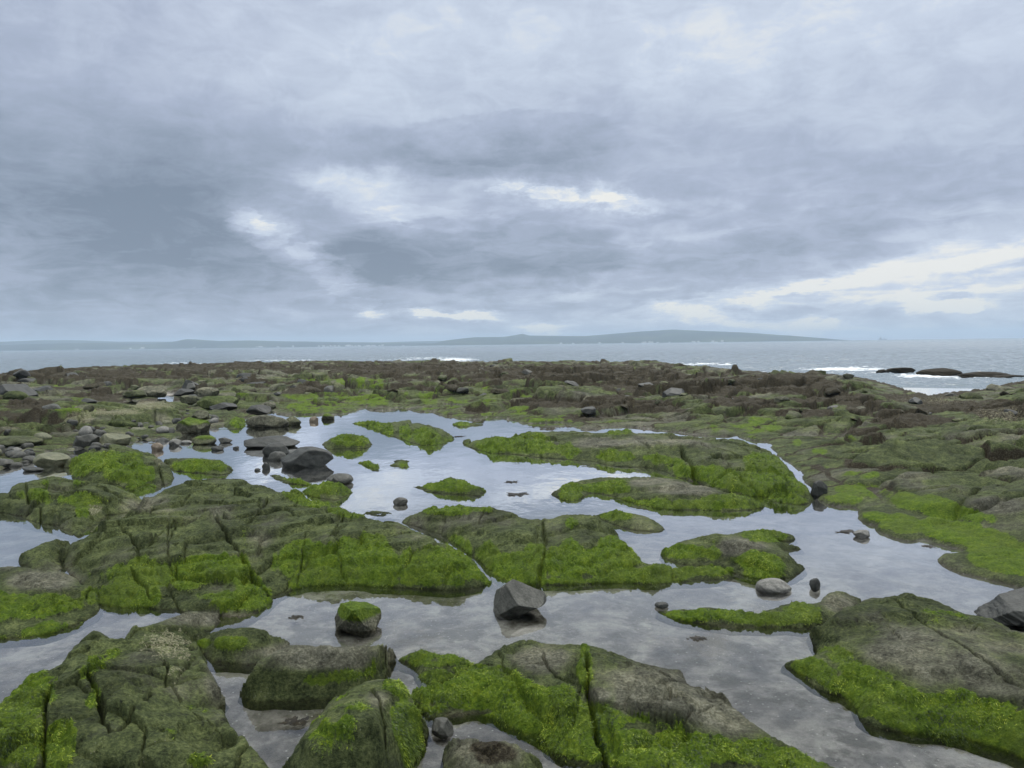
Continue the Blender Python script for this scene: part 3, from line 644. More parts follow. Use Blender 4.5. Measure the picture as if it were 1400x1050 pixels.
# ------------------------------------------------------------------ the shore: pool beds, reef and sea floor in one sheet
near_px = [(-300,690),(-120,655),(0,640),(18,632),(42,630),(62,616),(100,612),(150,612),(190,600),(238,598),(250,588),(275,580),(300,584),(318,572),(335,570),(350,570),(372,562),(380,566),(412,566),(470,565),(500,556),(512,560),(535,560),(546,556),(575,563),(590,560),(605,567),(640,573),(655,574),(672,569),(700,573),(725,578),(745,577),(770,577),(785,581),(810,586),(830,583),(865,584),(880,585),(920,590),(960,594),(1000,596),(1004,589),(1010,595),(1020,600),(1056,604),(1058,613),(1072,626),(1098,646),(1112,664),(1132,688),(1170,692),(1182,711),(1207,716),(1205,725),(1235,735),(1265,735),(1290,743),(1315,748),(1318,757),(1290,765),(1310,778),(1345,787),(1400,800),(1520,830),(1700,880)]
NEAR = ground(*np.array(near_px).T, 0.01)
NEAR = np.concatenate([catmull(NEAR, 3, False), [[60, 12], [120, 150], [-160, 150], [-60, 14]]])
HOLES = [[(72,537),(85,534),(112,535),(110,541),(85,542)],[(154,560),(160,551),(180,547),(190,549),(184,558),(170,561)],[(213,548),(216,539),(228,535),(240,536),(238,550),(225,553)],[(358,545),(362,540),(390,541),(398,545),(380,547)],[(603,558),(606,552),(630,553),(646,558),(630,560)],[(1067,628),(1080,632),(1098,645),(1088,652),(1086,662),(1080,645)]]
HOLES = [ground(*np.array(h).T, 0.0) for h in HOLES]
sky_px = np.array([(-300,520),(-100,514),(0,511),(100,503),(200,500),(300,497),(450,493.5),(520,495),(560,494),(600,493),(640,497),(700,494.5),(800,494),(900,495.5),(940,500),(1000,504),(1050,507),(1130,508),(1180,514),(1240,529),(1268,536),(1320,532),(1345,528),(1400,517),(1500,512),(1800,515)], float)
SK = ground(sky_px[:, 0], sky_px[:, 1], 0.22)
SK_TH = np.arctan2(SK[:, 0], SK[:, 1]); SK_R = np.minimum(np.hypot(SK[:, 0], SK[:, 1]), 75)

def terrain(x, y, full=False):
    r = np.hypot(x, y); th = np.arctan2(x, y)
    sc = np.clip(r / 10, 0.6, 3)
    wx = x + 0.12 * sc * fbm(x * 1.3, y * 1.3, 301, 4, 0.6); wy = y + 0.25 * sc * fbm(x * 1.3 + 9, y * 1.3, 305, 4, 0.6)
    d = np.full(x.shape, -5.0)
    reg = r > 5
    d[reg] = sdf(wx[reg], wy[reg], NEAR)
    for h in HOLES:
        c = h.mean(0); k = np.hypot(x - c[0], y - c[1]) < 5
        if k.any(): d[k] = np.minimum(d[k], -sdf(x[k], y[k], h))
    bed = -0.035 + 0.016 * fbm(x * 0.8, y * 0.8, 311, 4) + 0.009 * fbm(x * 4, y * 4, 315, 3)
    bed = np.minimum(bed, -0.008) - 0.05 * ss(5.5, 10, r)
    dd = np.maximum(d, 0)
    reef = 0.03 + 0.12 * (1 - np.exp(-dd / 0.8)) + 0.10 * ss(1.5, 8, dd)
    right = ss(0.12, 0.42, th) * ss(7, 10, r)
    reef = reef + 0.10 * right * ss(0.5, 3, dd)
    a = ss(0.05, 1.2, dd)
    far = ss(12, 30, r)
    xr, yr = x * .94 + y * .34, -x * .34 + y * .94
    p1, e1, id1 = plates(xr, yr, 2.9, 1.5, 401, 0.11, 0.10, 0.045, 0.26, True)
    p2, e2, id2 = plates(xr, yr, 1.05, 0.6, 402, 0.055, 0.05, 0.055, 0.11, True)
    p3, e3 = plates(x, y, 0.34, 0.28, 403, 0.010, 0.016, 0.05, 0.012)
    bold = 1.0 + 0.45 * far + 0.2 * fbm(x * .15, y * .15, 409, 2)
    reef = reef + a * (bold * (p1 * (1 - .25 * far) + p2 * (1 + .5 * far)) + p3 + 0.05 * fbm(x * 0.5, y * 0.5, 321, 3) + 0.008 * fbm(x * 7, y * 7, 325, 4, 0.65))
    # tilted strata steps on the right-hand reef
    st = (x * 0.35 + y + 0.5 * fbm(x * .5, y * .5, 331, 3)) / 1.3
    saw = st - np.floor(st)
    reef = reef + right * a * 0.10 * (saw - ss(0.86, 1.0, saw) * 1.0 - 0.4)
    st2 = (x * 0.5 + y * 0.9 + 0.35 * fbm(x * .9, y * .9, 335, 4, .6)) / 0.55
    saw2 = st2 - np.floor(st2)
    reef = reef + right * a * 0.05 * (saw2 - ss(0.84, 0.98, saw2) - 0.4)
    rs0 = np.interp(th, SK_TH, SK_R)
    e_ = ss(-9, -1, r - rs0)
    reef = reef + e_ * ((0.20 + 0.32 * (reef - 0.20)) - reef)
    lowr = ss(0.22, 0.34, th) * ss(-14, -3, r - rs0)
    reef = reef - lowr * np.maximum(reef - 0.12, 0) * 0.85
    reef = np.maximum(reef, 0.012 + 0.02 * fbm(x * 5, y * 5, 329, 3))
    H = np.where(d > 0, reef, np.maximum(bed, 0.03 + 0.9 * d))
    # fall to the sea
    rs = np.interp(th, SK_TH, SK_R) + 1.0 * fbm(x * 0.35, y * 0.35, 341, 4, 0.6)
    ds = r - rs
    H = H - ss(-0.3, 0.8, ds) * 0.35 - 0.16 * np.maximum(ds, 0)
    H = H + ss(-1, 3, ds) * 0.10 * fbm(x * 0.6, y * 0.6, 345, 3)
    H = np.maximum(H, -2.5)
    if full: return H, d, ds, id1, id2, np.minimum(e1 * 2.0, e2)
    return H

# ------------------------------------------------------------------ boulders and stones
def stone_mesh(name, W, D, Hh, sub, seed, ang=0.5, rough=0.08, mat=None, gro=None, sink=0.35):
    import bmesh
    bm = bmesh.new(); bmesh.ops.create_icosphere(bm, subdivisions=sub, radius=1.0)
    V = np.array([v.co[:] for v in bm.verts]); Fc = np.array([[v.index for v in f.verts] for f in bm.faces]); bm.free()
    r = np.random.default_rng(seed)
    for k in range(int(8 + 14 * ang)):
        n = r.normal(0, 1, 3); n[2] *= 0.8; n /= np.linalg.norm(n)
        c = r.uniform(0.80 - .34 * ang, 0.95 - .12 * ang)
        q = V @ n - c
        V = V - np.where(q > 0, q * (0.7 + .3 * min(1, 1.6 * ang)), 0)[:, None] * n
    o = r.uniform(0, 50, 3)
    def n3(s, sd): return fbm(V[:, 0] * s + o[0] + V[:, 2] * s * .7, V[:, 1] * s + o[1] - V[:, 2] * s * .6, sd, 3, .6)
    V = V * (1 + rough * n3(1.3, seed % 97) + rough * 0.4 * n3(4, seed % 89) + rough * .15 * n3(11, seed % 83))[:, None]
    V[:, 0] *= W / (V[:, 0].max() - V[:, 0].min()); V[:, 1] *= D / (V[:, 1].max() - V[:, 1].min())
    zt = Hh * (1 + sink)
    V[:, 2] = (V[:, 2] - V[:, 2].min()) / (V[:, 2].max() - V[:, 2].min()) * zt - Hh * sink
    g = np.zeros((len(V), 4)); g[:, 1] = 0.35 + 0.4 * n3(2, 5)
    if gro: 
        top = ss(0.25, 0.8, V[:, 2] / Hh + 0.3 * n3(2.5, 9))
        g[:, 0] = gro.get('alg', 0) * top; g[:, 1] = np.clip(g[:, 1] + gro.get('film', 0), 0, 1); g[:, 2] = gro.get('brn', 0); g[:, 3] = gro.get('barn', 0) * top
    return mesh_from(name, V, Fc, mat or ROCK, g), V, Fc, g

STONE_N = [0]
def stone(label, x0, x1, yt, yb, z=0.0, depth=0.8, ang=0.5, rot=0.0, sub=4, gro=None, name='boulder', cat='boulder', group=None, mat=None, rough=.1, sink=.35):
    STONE_N[0] += 1; sd = 7000 + 13 * STONE_N[0]
    fp = ground(np.array((x0 + x1) / 2), np.array(float(yb)), z)
    dist = math.hypot(fp[0], fp[1])
    W = (x1 - x0) * dist / F * 1.03
    D = W * depth
    c = fp * (1 + D / 2 / dist)
    v = ray(np.array((x0 + x1) / 2), np.array(float(yt)))
    zt = CH + v[2] * (np.hypot(*c) / np.hypot(v[0], v[1]))
    Hh = max(zt - z, 0.02)
    me, V, Fc, g = stone_mesh(name, W, D, Hh, sub, sd, ang, rough, mat, gro, sink)
    o = link(name, me, None, label, cat, group)
    o.location = (c[0], c[1], z); o.rotation_euler = (0, 0, rot)
    if gro and gro.get('alg', 0) > .5 and (x1 - x0) > 20:
        Vw = V + np.array([c[0], c[1], z]); Q = np.c_[Fc, Fc[:, 2]]
        tf = tufts(Vw, Q, g[:, 0], WEED, .5, .014, sd, 'green_algae', o)
        if tf is not None: tf.location = (-c[0], -c[1], -z)
    return o

for a, k in exec_rocks: rock(*a, **k)
print('rocks', time.time() - T0)

def stone_material(name, c0, c1, c2):
    m, N = newmat(name)
    tc = N.n.new('ShaderNodeTexCoord'); p = tc.outputs['Object']
    n = N.noise(p, 9, 7, .7); n2 = N.noise(p, 70, 5, .7)
    c = N.ramp(N.m('ADD', N.m('MULTIPLY', n, .6), N.m('MULTIPLY', n2, .4)), [(.32, c0), (.5, c1), (.68, c2)])
    principled(N, c, .6, N.bump(n2, .5, .01), .35)
    return m
PALE = stone_material('pale_pebble', (.06, .06, .052, 1), (.135, .133, .118, 1), (.25, .245, .22, 1))
TAN = stone_material('tan_pebble', (.09, .07, .05, 1), (.17, .135, .095, 1), (.27, .23, .17, 1))
GREY = stone_material('grey_cobble', (.02, .021, .017, 1), (.05, .051, .042, 1), (.115, .113, .096, 1))
DARK = stone_material('dark_stone', (.012, .013, .012, 1), (.03, .032, .028, 1), (.065, .068, .058, 1))
OLIVE = stone_material('olive_cobble', (.05, .055, .03, 1), (.11, .115, .065, 1), (.2, .19, .12, 1))

stone('lone dark boulder standing in the water before the central slab', 670, 744, 792, 843, ang=.75, depth=.8, sub=6, mat=GREY, rough=.09)
stone('small peaked boulder with a green tip, left in the near water', 454, 518, 826, 868, ang=.8, depth=.9, sub=6, gro={'alg': .9, 'film': -.5})
stone('large dark wedge boulder with a broad reflection, left part of the pool', 386, 456, 611, 640, ang=.5, depth=.7, sub=5, gro={'film': -.2}, mat=DARK)
stone('oval pale-topped grey stone at the foot of the dark wedge boulder', 448, 483, 647, 663, ang=.15, depth=.9, mat=GREY, name='stone', cat='stone')
stone('upright sliver of stone leaning on the oval grey stone', 452, 462, 651, 664, ang=.7, depth=.5, mat=GREY, name='stone', cat='stone')
stone('long low dark boulder, topmost of the trio left of the wedge boulder', 331, 402, 596, 613, ang=.5, depth=.6, sub=5, mat=DARK)
stone('rounded dark boulder in the middle of the trio left of the wedge boulder', 361, 397, 605, 624, ang=.4, depth=.7, mat=DARK)
stone('grey stone in front, lowest of the trio left of the wedge boulder', 368, 391, 617, 630, ang=.3, mat=GREY, name='stone', cat='stone')
stone('smooth long brown-grey boulder with a mirror reflection at the far pool shore', 337, 394, 567, 585, ang=.25, depth=.5, sub=5, gro={'film': -.3})
stone('blunt boulder touching the right end of the smooth long boulder', 390, 410, 570, 582, ang=.4, depth=.7)
stone('little rusty-brown stone in the water beside the green-capped one', 423, 435, 569, 577, ang=.4, mat=TAN, name='stone', cat='stone')
stone('little green-capped stone near the far pool shore', 440, 457, 565, 574, ang=.4, gro={'alg': .6}, name='stone', cat='stone')
stone('square dark block with green top left of the pool mouth', 244, 283, 570, 593, ang=.8, depth=.8, sub=5, gro={'alg': .7, 'film': -.2})
stone('green-topped low boulder just below the square dark block', 265, 294, 595, 608, ang=.4, depth=.8, gro={'alg': .6})
stone('tan orange stone glowing among grey ones left of the pool', 208, 222, 605, 616, ang=.4, mat=TAN, name='stone', cat='stone')
stone('cluster-topped grey stone in the water right of the low boulder', 298, 317, 598, 606, ang=.6, mat=GREY, name='stone', cat='stone')
stone('dark flat stone in the pool below the cluster-topped stone', 290, 306, 609, 616, ang=.3, mat=DARK, name='stone', cat='stone')
stone('tiny dark pebble tip in the pool right of the flat stone', 319, 327, 610, 614, ang=.3, mat=DARK, name='stone', cat='stone')
stone('pale angular stone just left of the low boulder', 233, 247, 600, 610, ang=.6, mat=PALE, name='stone', cat='stone')
stone('pale flat stone touching the low boulder', 247, 262, 602, 607, ang=.4, mat=PALE, name='stone', cat='stone')
stone('olive rounded boulder alone in the left water with its reflection', 51, 91, 619, 639, ang=.35, depth=.8, sub=5, mat=OLIVE)
stone('flat dark stone awash below the olive boulder', 32, 56, 638, 645, ang=.4, depth=.6, mat=DARK, name='stone', cat='stone')
stone('brown-grey stone at the left edge of the picture', -12, 16, 627, 640, ang=.4, mat=GREY, name='stone', cat='stone')
stone('smooth grey boulder behind the left-edge cobbles', -30, 46, 596, 612, z=.05, ang=.2, depth=.6, sub=5, gro={'film': .1})
stone('squared grey cobble with a pale top, biggest in the cobble bank', 104, 133, 593, 613, z=.0, ang=.6, depth=.8, sub=5, mat=GREY)
stone('sloping brown-grey boulder in the cobble bank below the ledge', 136, 175, 592, 612, z=.0, ang=.5, depth=.7, sub=5, mat=OLIVE)
stone('green-faced boulder leaning on the foot of the barnacled ledge', 146, 186, 572, 591, z=.03, ang=.5, depth=.6, sub=5, gro={'film': .4})
stone('pale round stone with a dark dimple in the cobble bank', 145, 155, 600, 609, z=.03, ang=.2, mat=PALE, name='stone', cat='stone')
stone('mossy green hump behind the squared cobble', 111, 135, 583, 592, z=.05, ang=.3, gro={'alg': 1})
stone('rounded pale grey stone by the oval green-rimmed rock', 1035, 1080, 791, 811, ang=.12, depth=.7, sub=5, mat=PALE, name='stone', cat='stone', sink=.5)
stone('small dark round stone right of the pale grey stone', 1107, 1121, 790, 806, ang=.2, mat=DARK, name='stone', cat='stone')
stone('blocky dark rock cut off by the right edge of the picture', 1338, 1480, 807, 858, ang=.8, depth=.6, sub=6, mat=DARK)
stone('tiny dark stone at the tip of the weedy spit', 895, 914, 823, 832, ang=.4, depth=.7, mat=DARK, name='stone', cat='stone')
stone('small pale stone in the right arm of the pool', 1169, 1188, 724, 736, ang=.4, mat=PALE, name='stone', cat='stone')
stone('grey pebble alone behind the central slab', 538, 558, 680, 691, ang=.2, mat=GREY, name='stone', cat='stone')
stone('three-sided grey stone beside the lumpy weedy rock at the bottom', 589, 620, 982, 1007, ang=.7, depth=.8, sub=5, mat=GREY, name='stone', cat='stone')
stone('upright dark stone wedged in the channel by the right reef', 1110, 1130, 657, 680, ang=.5, depth=.7, sub=5, mat=DARK, name='boulder', cat='boulder')
stone('small dark stone in the pool left of the narrow weedy strip', 358, 369, 632, 642, ang=.5, mat=DARK, name='stone', cat='stone')
stone('dark speck of stone beside the small dark stone', 348, 356, 640, 644, ang=.5, mat=DARK, name='stone', cat='stone')

for (lab, x0, x1, yt, yb, an, gr, mt) in (
 ('big dark rock mass at the left edge, above the brown weed', -20, 38, 525, 547, .7, {'film': -.1}, DARK),
 ('round green-grey boulder against the big dark rock mass', 8, 34, 534, 548, .3, {'alg': .3, 'film': .4}, None),
 ('square black block at the left beside a small bright pool', 50, 72, 527, 539, .8, None, DARK),
 ('dark peaked boulder behind the barnacled ledge', 252, 276, 519, 533, .9, {'film': .1}, DARK),
 ('rounded brown boulder touching the dark peaked one', 268, 298, 529, 543, .4, {'film': -.5}, None),
 ('low dark block in front of the dark peaked boulder', 239, 262, 531, 541, .8, None, DARK),
 ('flat dark boulder below the rounded brown one', 245, 275, 540, 551, .7, {'film': 0}, None),
 ('long dark slab boulder with a pale right end by the little channel', 192, 228, 527, 540, .6, {'film': -.3}, None),
 ('low rounded boulder left of the long dark slab boulder', 170, 200, 533, 542, .4, {'film': .1}, None),
 ('broad cracked green block between channel and pool mouth', 276, 326, 541, 558, .6, {'alg': .35, 'film': .5}, None),
 ('dark wedge under the broad cracked green block', 286, 322, 550, 560, .7, None, DARK),
 ('dark boulder behind the smooth long boulder', 340, 372, 553, 566, .6, None, DARK),
 ('brown stone at the far left pool edge', 354, 378, 549, 558, .5, {'film': -.4}, None),
 ('small dark boulder above the pool mouth', 262, 286, 561, 572, .7, {'alg': .3}, None),
 ('dark leaning rock on the reef right of the square pool rim', 768, 796, 520, 533, .9, None, DARK),
 ('black wedge of rock in a cleft of the far right reef', 908, 938, 530, 546, .9, None, DARK)):
    stone(lab, x0, x1, yt, yb, z=.12, depth=.7, ang=an, sub=5, gro=gr, mat=mt)

# cobble bank on the left: many plain cobbles
def th1(x, y): return float(terrain(np.array([x]), np.array([y]))[0])
protos = []
for i in range(8):
    me, *_ = stone_mesh('cobble', 1, .8, .55, 3, 300 + i, .35 + .05 * i, .08, [GREY, OLIVE, DARK, PALE, GREY, DARK, GREY, OLIVE][i])
    protos.append(me)
bank = [((0, 140), (618, 636), 44), ((90, 180), (598, 616), 40), ((175, 245), (578, 604), 40), ((-40, 60), (604, 634), 22), ((230, 300), (560, 585), 16)]
k = 0
r0 = random.Random(5)
first = None
for (xa, xb), (ya, yb), n in bank:
    for i in range(n):
        px, py = r0.uniform(xa, xb), r0.uniform(ya, yb)
        g = ground(np.array(px), np.array(py), 0.03)
        h = max(th1(*g), -0.06)
        s = r0.choice([.09, .11, .13, .16, .19, .24]) * r0.uniform(.8, 1.2)
        o = bpy.data.objects.new('cobble', protos[k % 8]); COL.objects.link(o)
        o.location = (g[0], g[1], h - .02); o.scale = (s, s * r0.uniform(.8, 1.1), s * r0.uniform(.7, 1.1)); o.rotation_euler = (r0.uniform(-.2, .2), r0.uniform(-.2, .2), r0.uniform(0, 6.28))
        tag(o, 'plain rounded cobble in the grey cobble bank at the left, below the barnacled ledge', 'cobble', 'cobbles of the bank at the left')
        k += 1

# boulders strewn over the far reef
bprot = []
for i in range(7):
    me, *_ = stone_mesh('reef_boulder', 1, .8, .6, 4, 900 + i, .8, .12, [ROCK, ROCK, DARK, ROCK, GREY, ROCK, ROCK][i], {'film': .1})
    bprot.append(me)
reefb = [(20,545,44),(65,533,26),(25,530,50),(42,522,20),(260,528,24),(212,528,40),(185,535,22),(250,540,30),(290,530,30),(262,548,26),(305,540,20),(160,520,20),(330,545,24),(390,530,14),(420,538,24),(352,550,20),(370,552,20),(780,527,34),(765,524,18),(910,538,26),(935,533,24),(900,540,16),(1000,535,18),(1040,528,20),(880,520,16),(820,522,14),(560,518,18),(480,512,16),(520,508,20),(440,505,16),(620,514,16),(690,524,16),(720,515,20),(585,556,18),(520,560,10),(580,535,10),(455,545,12),(805,571,34),(830,574,22),(1000,557,26),(985,563,18),(1085,548,24),(1130,540,18),(1180,548,20),(1250,552,30),(1225,560,16),(660,505,22),(350,512,20),(300,505,18),(250,508,14),(120,510,16),(60,505,12),(20,507,14),(330,502,16),(390,500,20),(980,512,18),(1060,512,20),(1120,513,22),(1160,515,16),(1330,545,36),(1300,542,20),(1380,540,24),(1245,540,16)]
for i, (px, py, wp) in enumerate(reefb):
    z0 = .16
    for _ in range(3):
        g = ground(np.array(float(px)), np.array(float(py)), z0); z0 = th1(*g)
    dist = math.hypot(*g); s = min(wp * dist / F * .8, 1.3)
    o = bpy.data.objects.new('reef_boulder', bprot[i % 7]); COL.objects.link(o)
    o.location = (g[0], g[1], z0 - .03); o.scale = (s, s * .8, s * r0.uniform(.45, .8) * min(1, .7 / s)); o.rotation_euler = (0, r0.uniform(-.15, .15), r0.uniform(0, 6.28))
    tag(o, 'dark angular boulder among weed on the far reef', 'boulder', 'boulders strewn over the far reef')

rb = random.Random(21); nblk = 0
bp2 = []
for i in range(10):
    me, V_, F_, g_ = stone_mesh('reef_boulder', 1, .8, .55, 3, 1300 + i, .95, .10, [ROCK, ROCK, DARK, ROCK, ROCK, DARK, ROCK, ROCK, GREY, ROCK][i], {'film': rb.uniform(-.5, .3), 'brn': rb.choice([0, 0, .9, .6])})
    bp2.append(me)
for t in range(900):
    if nblk >= 118: break
    px = rb.uniform(-20, 1420); py = rb.uniform(498, 585)
    if 250 < px < 1000 and py > 552: continue
    if px > 1000 and rb.random() < .4: continue
    z0 = .16
    for _ in range(2):
        g = ground(np.array(px), np.array(py), z0); z0 = th1(*g)
    dist = math.hypot(*g)
    th = math.atan2(g[0], g[1])
    if z0 < .06 or dist > np.interp(th, SK_TH, SK_R) - 1.5: continue
    s = rb.uniform(9, 30) * dist / F; s = min(max(s, .15), 1.1)
    o = bpy.data.objects.new('reef_boulder', bp2[nblk % 10]); COL.objects.link(o)
    o.location = (g[0], g[1], z0 - .10 * s); o.scale = (s, s * rb.uniform(.7, 1), s * rb.uniform(.35, .75)); o.rotation_euler = (rb.uniform(-.2, .2), rb.uniform(-.2, .2), rb.uniform(0, 6.28))
    tag(o, 'dark angular boulder among weed on the far reef', 'boulder', 'boulders strewn over the far reef')
    nblk += 1
print('blocks', nblk)

# rocks out in the sea on the right
def searock(label, x0, x1, yt, yb, sd, ang=.3):
    stone(label, x0, x1, yt, yb, z=SEA, depth=.7, ang=ang, sub=5, name='sea_rock', cat='sea rock', gro={'film': -.5, 'brn': .75}, rough=.12)
searock('smooth dome-shaped brown rock in the sea at the right', 1262, 1310, 503, 514, 1)
searock('pointed dark rock in the sea left of the dome-shaped one', 1216, 1250, 502, 511, 2, .7)
searock('flat rock just above the sea, left of the pointed one', 1199, 1215, 505, 510, 3, .5)
searock('long low rock in the sea right of the dome-shaped one', 1316, 1372, 508, 517, 4, .5)
searock('low sea rock trailing off at the right picture edge', 1360, 1410, 512, 518, 5, .6)

# bits of loose weed in the pool
for lab, x, y, L in (('dark curl of kelp floating in the right arm of the pool', 1159, 727, .10), ('upper of two dark weed scraps in mid pool', 699, 659, .09), ('lower of two dark weed scraps in mid pool', 704, 676, .13), ('scrap of dark weed right of the long green islet', 626, 597, .12), ('tuft of weed on the water below the weedy spit', 953, 873, .05), ('brown weed scrap in the little pool by the blocky boulder', 402, 988, .06), ('scrap of weed in the water of the lower left arm', 404, 844, .05), ('thin weed strand at the right of the pool', 1268, 747, .06)):
    g = ground(np.array(float(x)), np.array(float(y)), 0)
    r = np.random.default_rng(int(x)); n = 46
    a = r.uniform(0, 6.28, n); l = L * r.uniform(.15, .7, n); up = r.uniform(.0, .22, n)
    b0 = np.c_[r.normal(0, L * .35, n), r.normal(0, L * .2, n), np.full(n, .001)]
    dv = np.c_[np.cos(a) * l, np.sin(a) * l, up * l]; sd = np.c_[-np.sin(a), np.cos(a), np.zeros(n)] * (L * .14)
    VV = np.stack([b0 - sd, b0 + sd, b0 + dv * .6 + sd * .9, b0 + dv * .6 - sd * .9, b0 + dv * 1.0 * [1, 1, .6]], 1).reshape(-1, 3)
    i0 = np.arange(n)[:, None] * 5
    T3 = np.concatenate([i0 + [[0, 1, 2]], i0 + [[0, 2, 3]], i0 + [[3, 2, 4]]])
    o = link('seaweed_scrap', mesh_from('seaweed_scrap', VV, T3, WRACK, smooth=False, extra={'tone': np.repeat(r.uniform(0, .5, n), 5)}), None, lab, 'seaweed')
    o.location = (g[0], g[1], 0)
print('stones', time.time() - T0)

# ------------------------------------------------------------------ build the shore sheet
x, y = lattice(math.radians(-55), math.radians(55), 1.1, 105, 0.0017, 0.0037)
H, d, ds, id1, id2, ed = terrain(x, y, True)
P = np.stack([x, y, H], -1).reshape(-1, 3)
g = growth(P)
bedm = ss(0.02, -0.03, H.ravel()) * (ds.ravel() < 0)
onreef = (d.ravel() > 0)
g[:, 0] *= onreef; g[:, 2] *= onreef; g[:, 3] *= onreef
farm = np.clip(ss(16, 30, np.hypot(P[:, 0], P[:, 1])), 0, 1)
g[:, 2] = np.maximum(g[:, 2], farm * ss(-.12, .25, fbm(P[:, 0] * .6, P[:, 1] * .45, 95, 5, .65)) * .95)
sd_ = ds.ravel()
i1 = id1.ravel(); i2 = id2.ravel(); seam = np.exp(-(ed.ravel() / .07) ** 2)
fr_ = ss(6.5, 10, np.hypot(P[:, 0], P[:, 1]))
blk = .6 * i1 + .4 * i2
g[:, 0] *= 1 - fr_ * np.clip(1.0 - 1.7 * blk, 0, 1) * .85
g[:, 1] = np.clip(g[:, 1] + fr_ * (1.3 * i2 + .7 * i1 - .85) * .8, 0, 1)
g[:, 2] = np.maximum(g[:, 2], onreef * fr_ * seam * .95)  # dark brown weed tone along the cracks, also painting in their shade
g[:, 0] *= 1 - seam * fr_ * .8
g[:, 0] *= 1 - fr_ * (1 - ss(-.5, .05, fbm(P[:, 0] * 3.2, P[:, 1] * 2.2, 99, 4, .65))) * .9
g[:, 2] = np.maximum(g[:, 2], ss(-2.5, -.5, sd_) * .8)                # weed-brown rim along the sea
g[:, 1] = np.where(bedm > .5, .2, (g[:, 1] - .12) * (1 - .3 * farm))
near = np.clip(np.hypot(P[:, 0], P[:, 1]) / 8, .8, 2.2)
P[:, 2] += onreef * g[:, 0] * (0.01 + 0.02 * near * fbm(P[:, 0] * 14, P[:, 1] * 14, 97, 3, .65))
P[:, 2] += onreef * g[:, 2] * (0.01 + 0.05 * near * fbm(P[:, 0] * 4.5, P[:, 1] * 4.5, 98, 3, .65))
Q, used = grid_faces(x.shape, H > -2.3)
V = P[used]; g = g[used]; bedm = bedm[used]
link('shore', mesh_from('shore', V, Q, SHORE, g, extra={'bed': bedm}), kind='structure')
rr_ = np.hypot(V[:, 0], V[:, 1])
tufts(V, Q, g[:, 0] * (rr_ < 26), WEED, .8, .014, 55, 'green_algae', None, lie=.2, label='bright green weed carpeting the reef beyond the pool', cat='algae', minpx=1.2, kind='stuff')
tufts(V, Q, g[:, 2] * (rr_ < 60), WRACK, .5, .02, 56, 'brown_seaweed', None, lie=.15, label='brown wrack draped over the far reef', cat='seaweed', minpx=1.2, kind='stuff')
print('shore', time.time() - T0)

# ------------------------------------------------------------------ water
def water_mat():
    m, N = newmat('pool_water')
    geo = N.n.new('ShaderNodeNewGeometry'); pos = geo.outputs['Position']
    mp = N.n.new('ShaderNodeMapping'); N.l.new(pos, mp.inputs[0]); mp.inputs['Scale'].default_value = (1, .6, 1)
    h = N.m('ADD', N.m('MULTIPLY', N.noise(mp.outputs[0], 3.0, 3, .5), 1.0), N.m('MULTIPLY', N.noise(mp.outputs[0], 16, 2, .5), .12))
    nrm = N.bump(h, .35, .012)
    fr = N.n.new('ShaderNodeFresnel'); fr.inputs[0].default_value = 1.333; N.l.new(nrm, fr.inputs['Normal'])
    gl = N.n.new('ShaderNodeBsdfGlossy'); gl.inputs['Roughness'].default_value = .015; gl.inputs['Color'].default_value = (1, 1, 1, 1); N.l.new(nrm, gl.inputs['Normal'])
    tr = N.n.new('ShaderNodeBsdfTransparent'); tr.inputs[0].default_value = (.90, .92, .90, 1)
    mx = N.n.new('ShaderNodeMixShader'); N.l.new(N.ramp(fr.outputs[0], [(0, (0, 0, 0, 1)), (.1, (.16, .16, .16, 1)), (.25, (.66, .66, .66, 1)), (.42, (.97, .97, .97, 1))]), mx.inputs[0]); N.l.new(tr.outputs[0], mx.inputs[1]); N.l.new(gl.outputs[0], mx.inputs[2])
    o = N.n.new('ShaderNodeOutputMaterial'); N.l.new(mx.outputs[0], o.inputs[0])
    return m
xw, yw = lattice(math.radians(-55), math.radians(55), 1.1, 27, .02, .05)
Pw = np.stack([xw, yw, np.zeros_like(xw)], -1).reshape(-1, 3)
Qw, uw = grid_faces(xw.shape, np.ones(xw.shape, bool))
hw = terrain(xw, yw).ravel()
link('pool_water', mesh_from('pool_water', Pw[uw], Qw, water_mat()), kind='structure')

def sea_mat():
    m, N = newmat('sea_water')
    geo = N.n.new('ShaderNodeNewGeometry'); pos = geo.outputs['Position']
    at = N.n.new('ShaderNodeAttribute'); at.attribute_name = 'foam'
    mp = N.n.new('ShaderNodeMapping'); N.l.new(pos, mp.inputs[0]); mp.inputs['Scale'].default_value = (.5, 1, 1)
    n1 = N.noise(mp.outputs[0], .9, 5, .6); n2 = N.noise(pos, 5, 4, .6); n3 = N.noise(mp.outputs[0], .12, 6, .65)
    nrm = N.bump(n3, .4, 1.0); nrm = N.bump(n1, .7, .3, nrm); nrm = N.bump(n2, .4, .03, nrm)
    fm = N.mr(N.m('ADD', at.outputs['Fac'], N.m('MULTIPLY', N.m('SUBTRACT', N.noise(mp.outputs[0], 2.2, 8, .75), .5), 2.3)), .4, .62)
    c = N.mix(fm, (.15, .185, .205, 1), (.62, .65, .67, 1))
    b = principled(N, c, N.m('ADD', .2, N.m('MULTIPLY', fm, .5)), nrm, .5)
    b.inputs['IOR'].default_value = 1.333
    return m
xs, ys = lattice(math.radians(-50), math.radians(50), 17, 420, .0022, .0042)
r = np.hypot(xs, ys); th = np.arctan2(xs, ys)
amp = 1 - ss(120, 400, r)
hz = .10 * fbm(xs * .22, ys * .45, 501, 3) + .07 * fbm(xs * .7, ys * 1.3, 505, 4, .6) + .02 * fbm(xs * 3, ys * 4, 509, 2)
hz = np.where(hz > 0, hz * 2.0, hz * 1.1) * amp
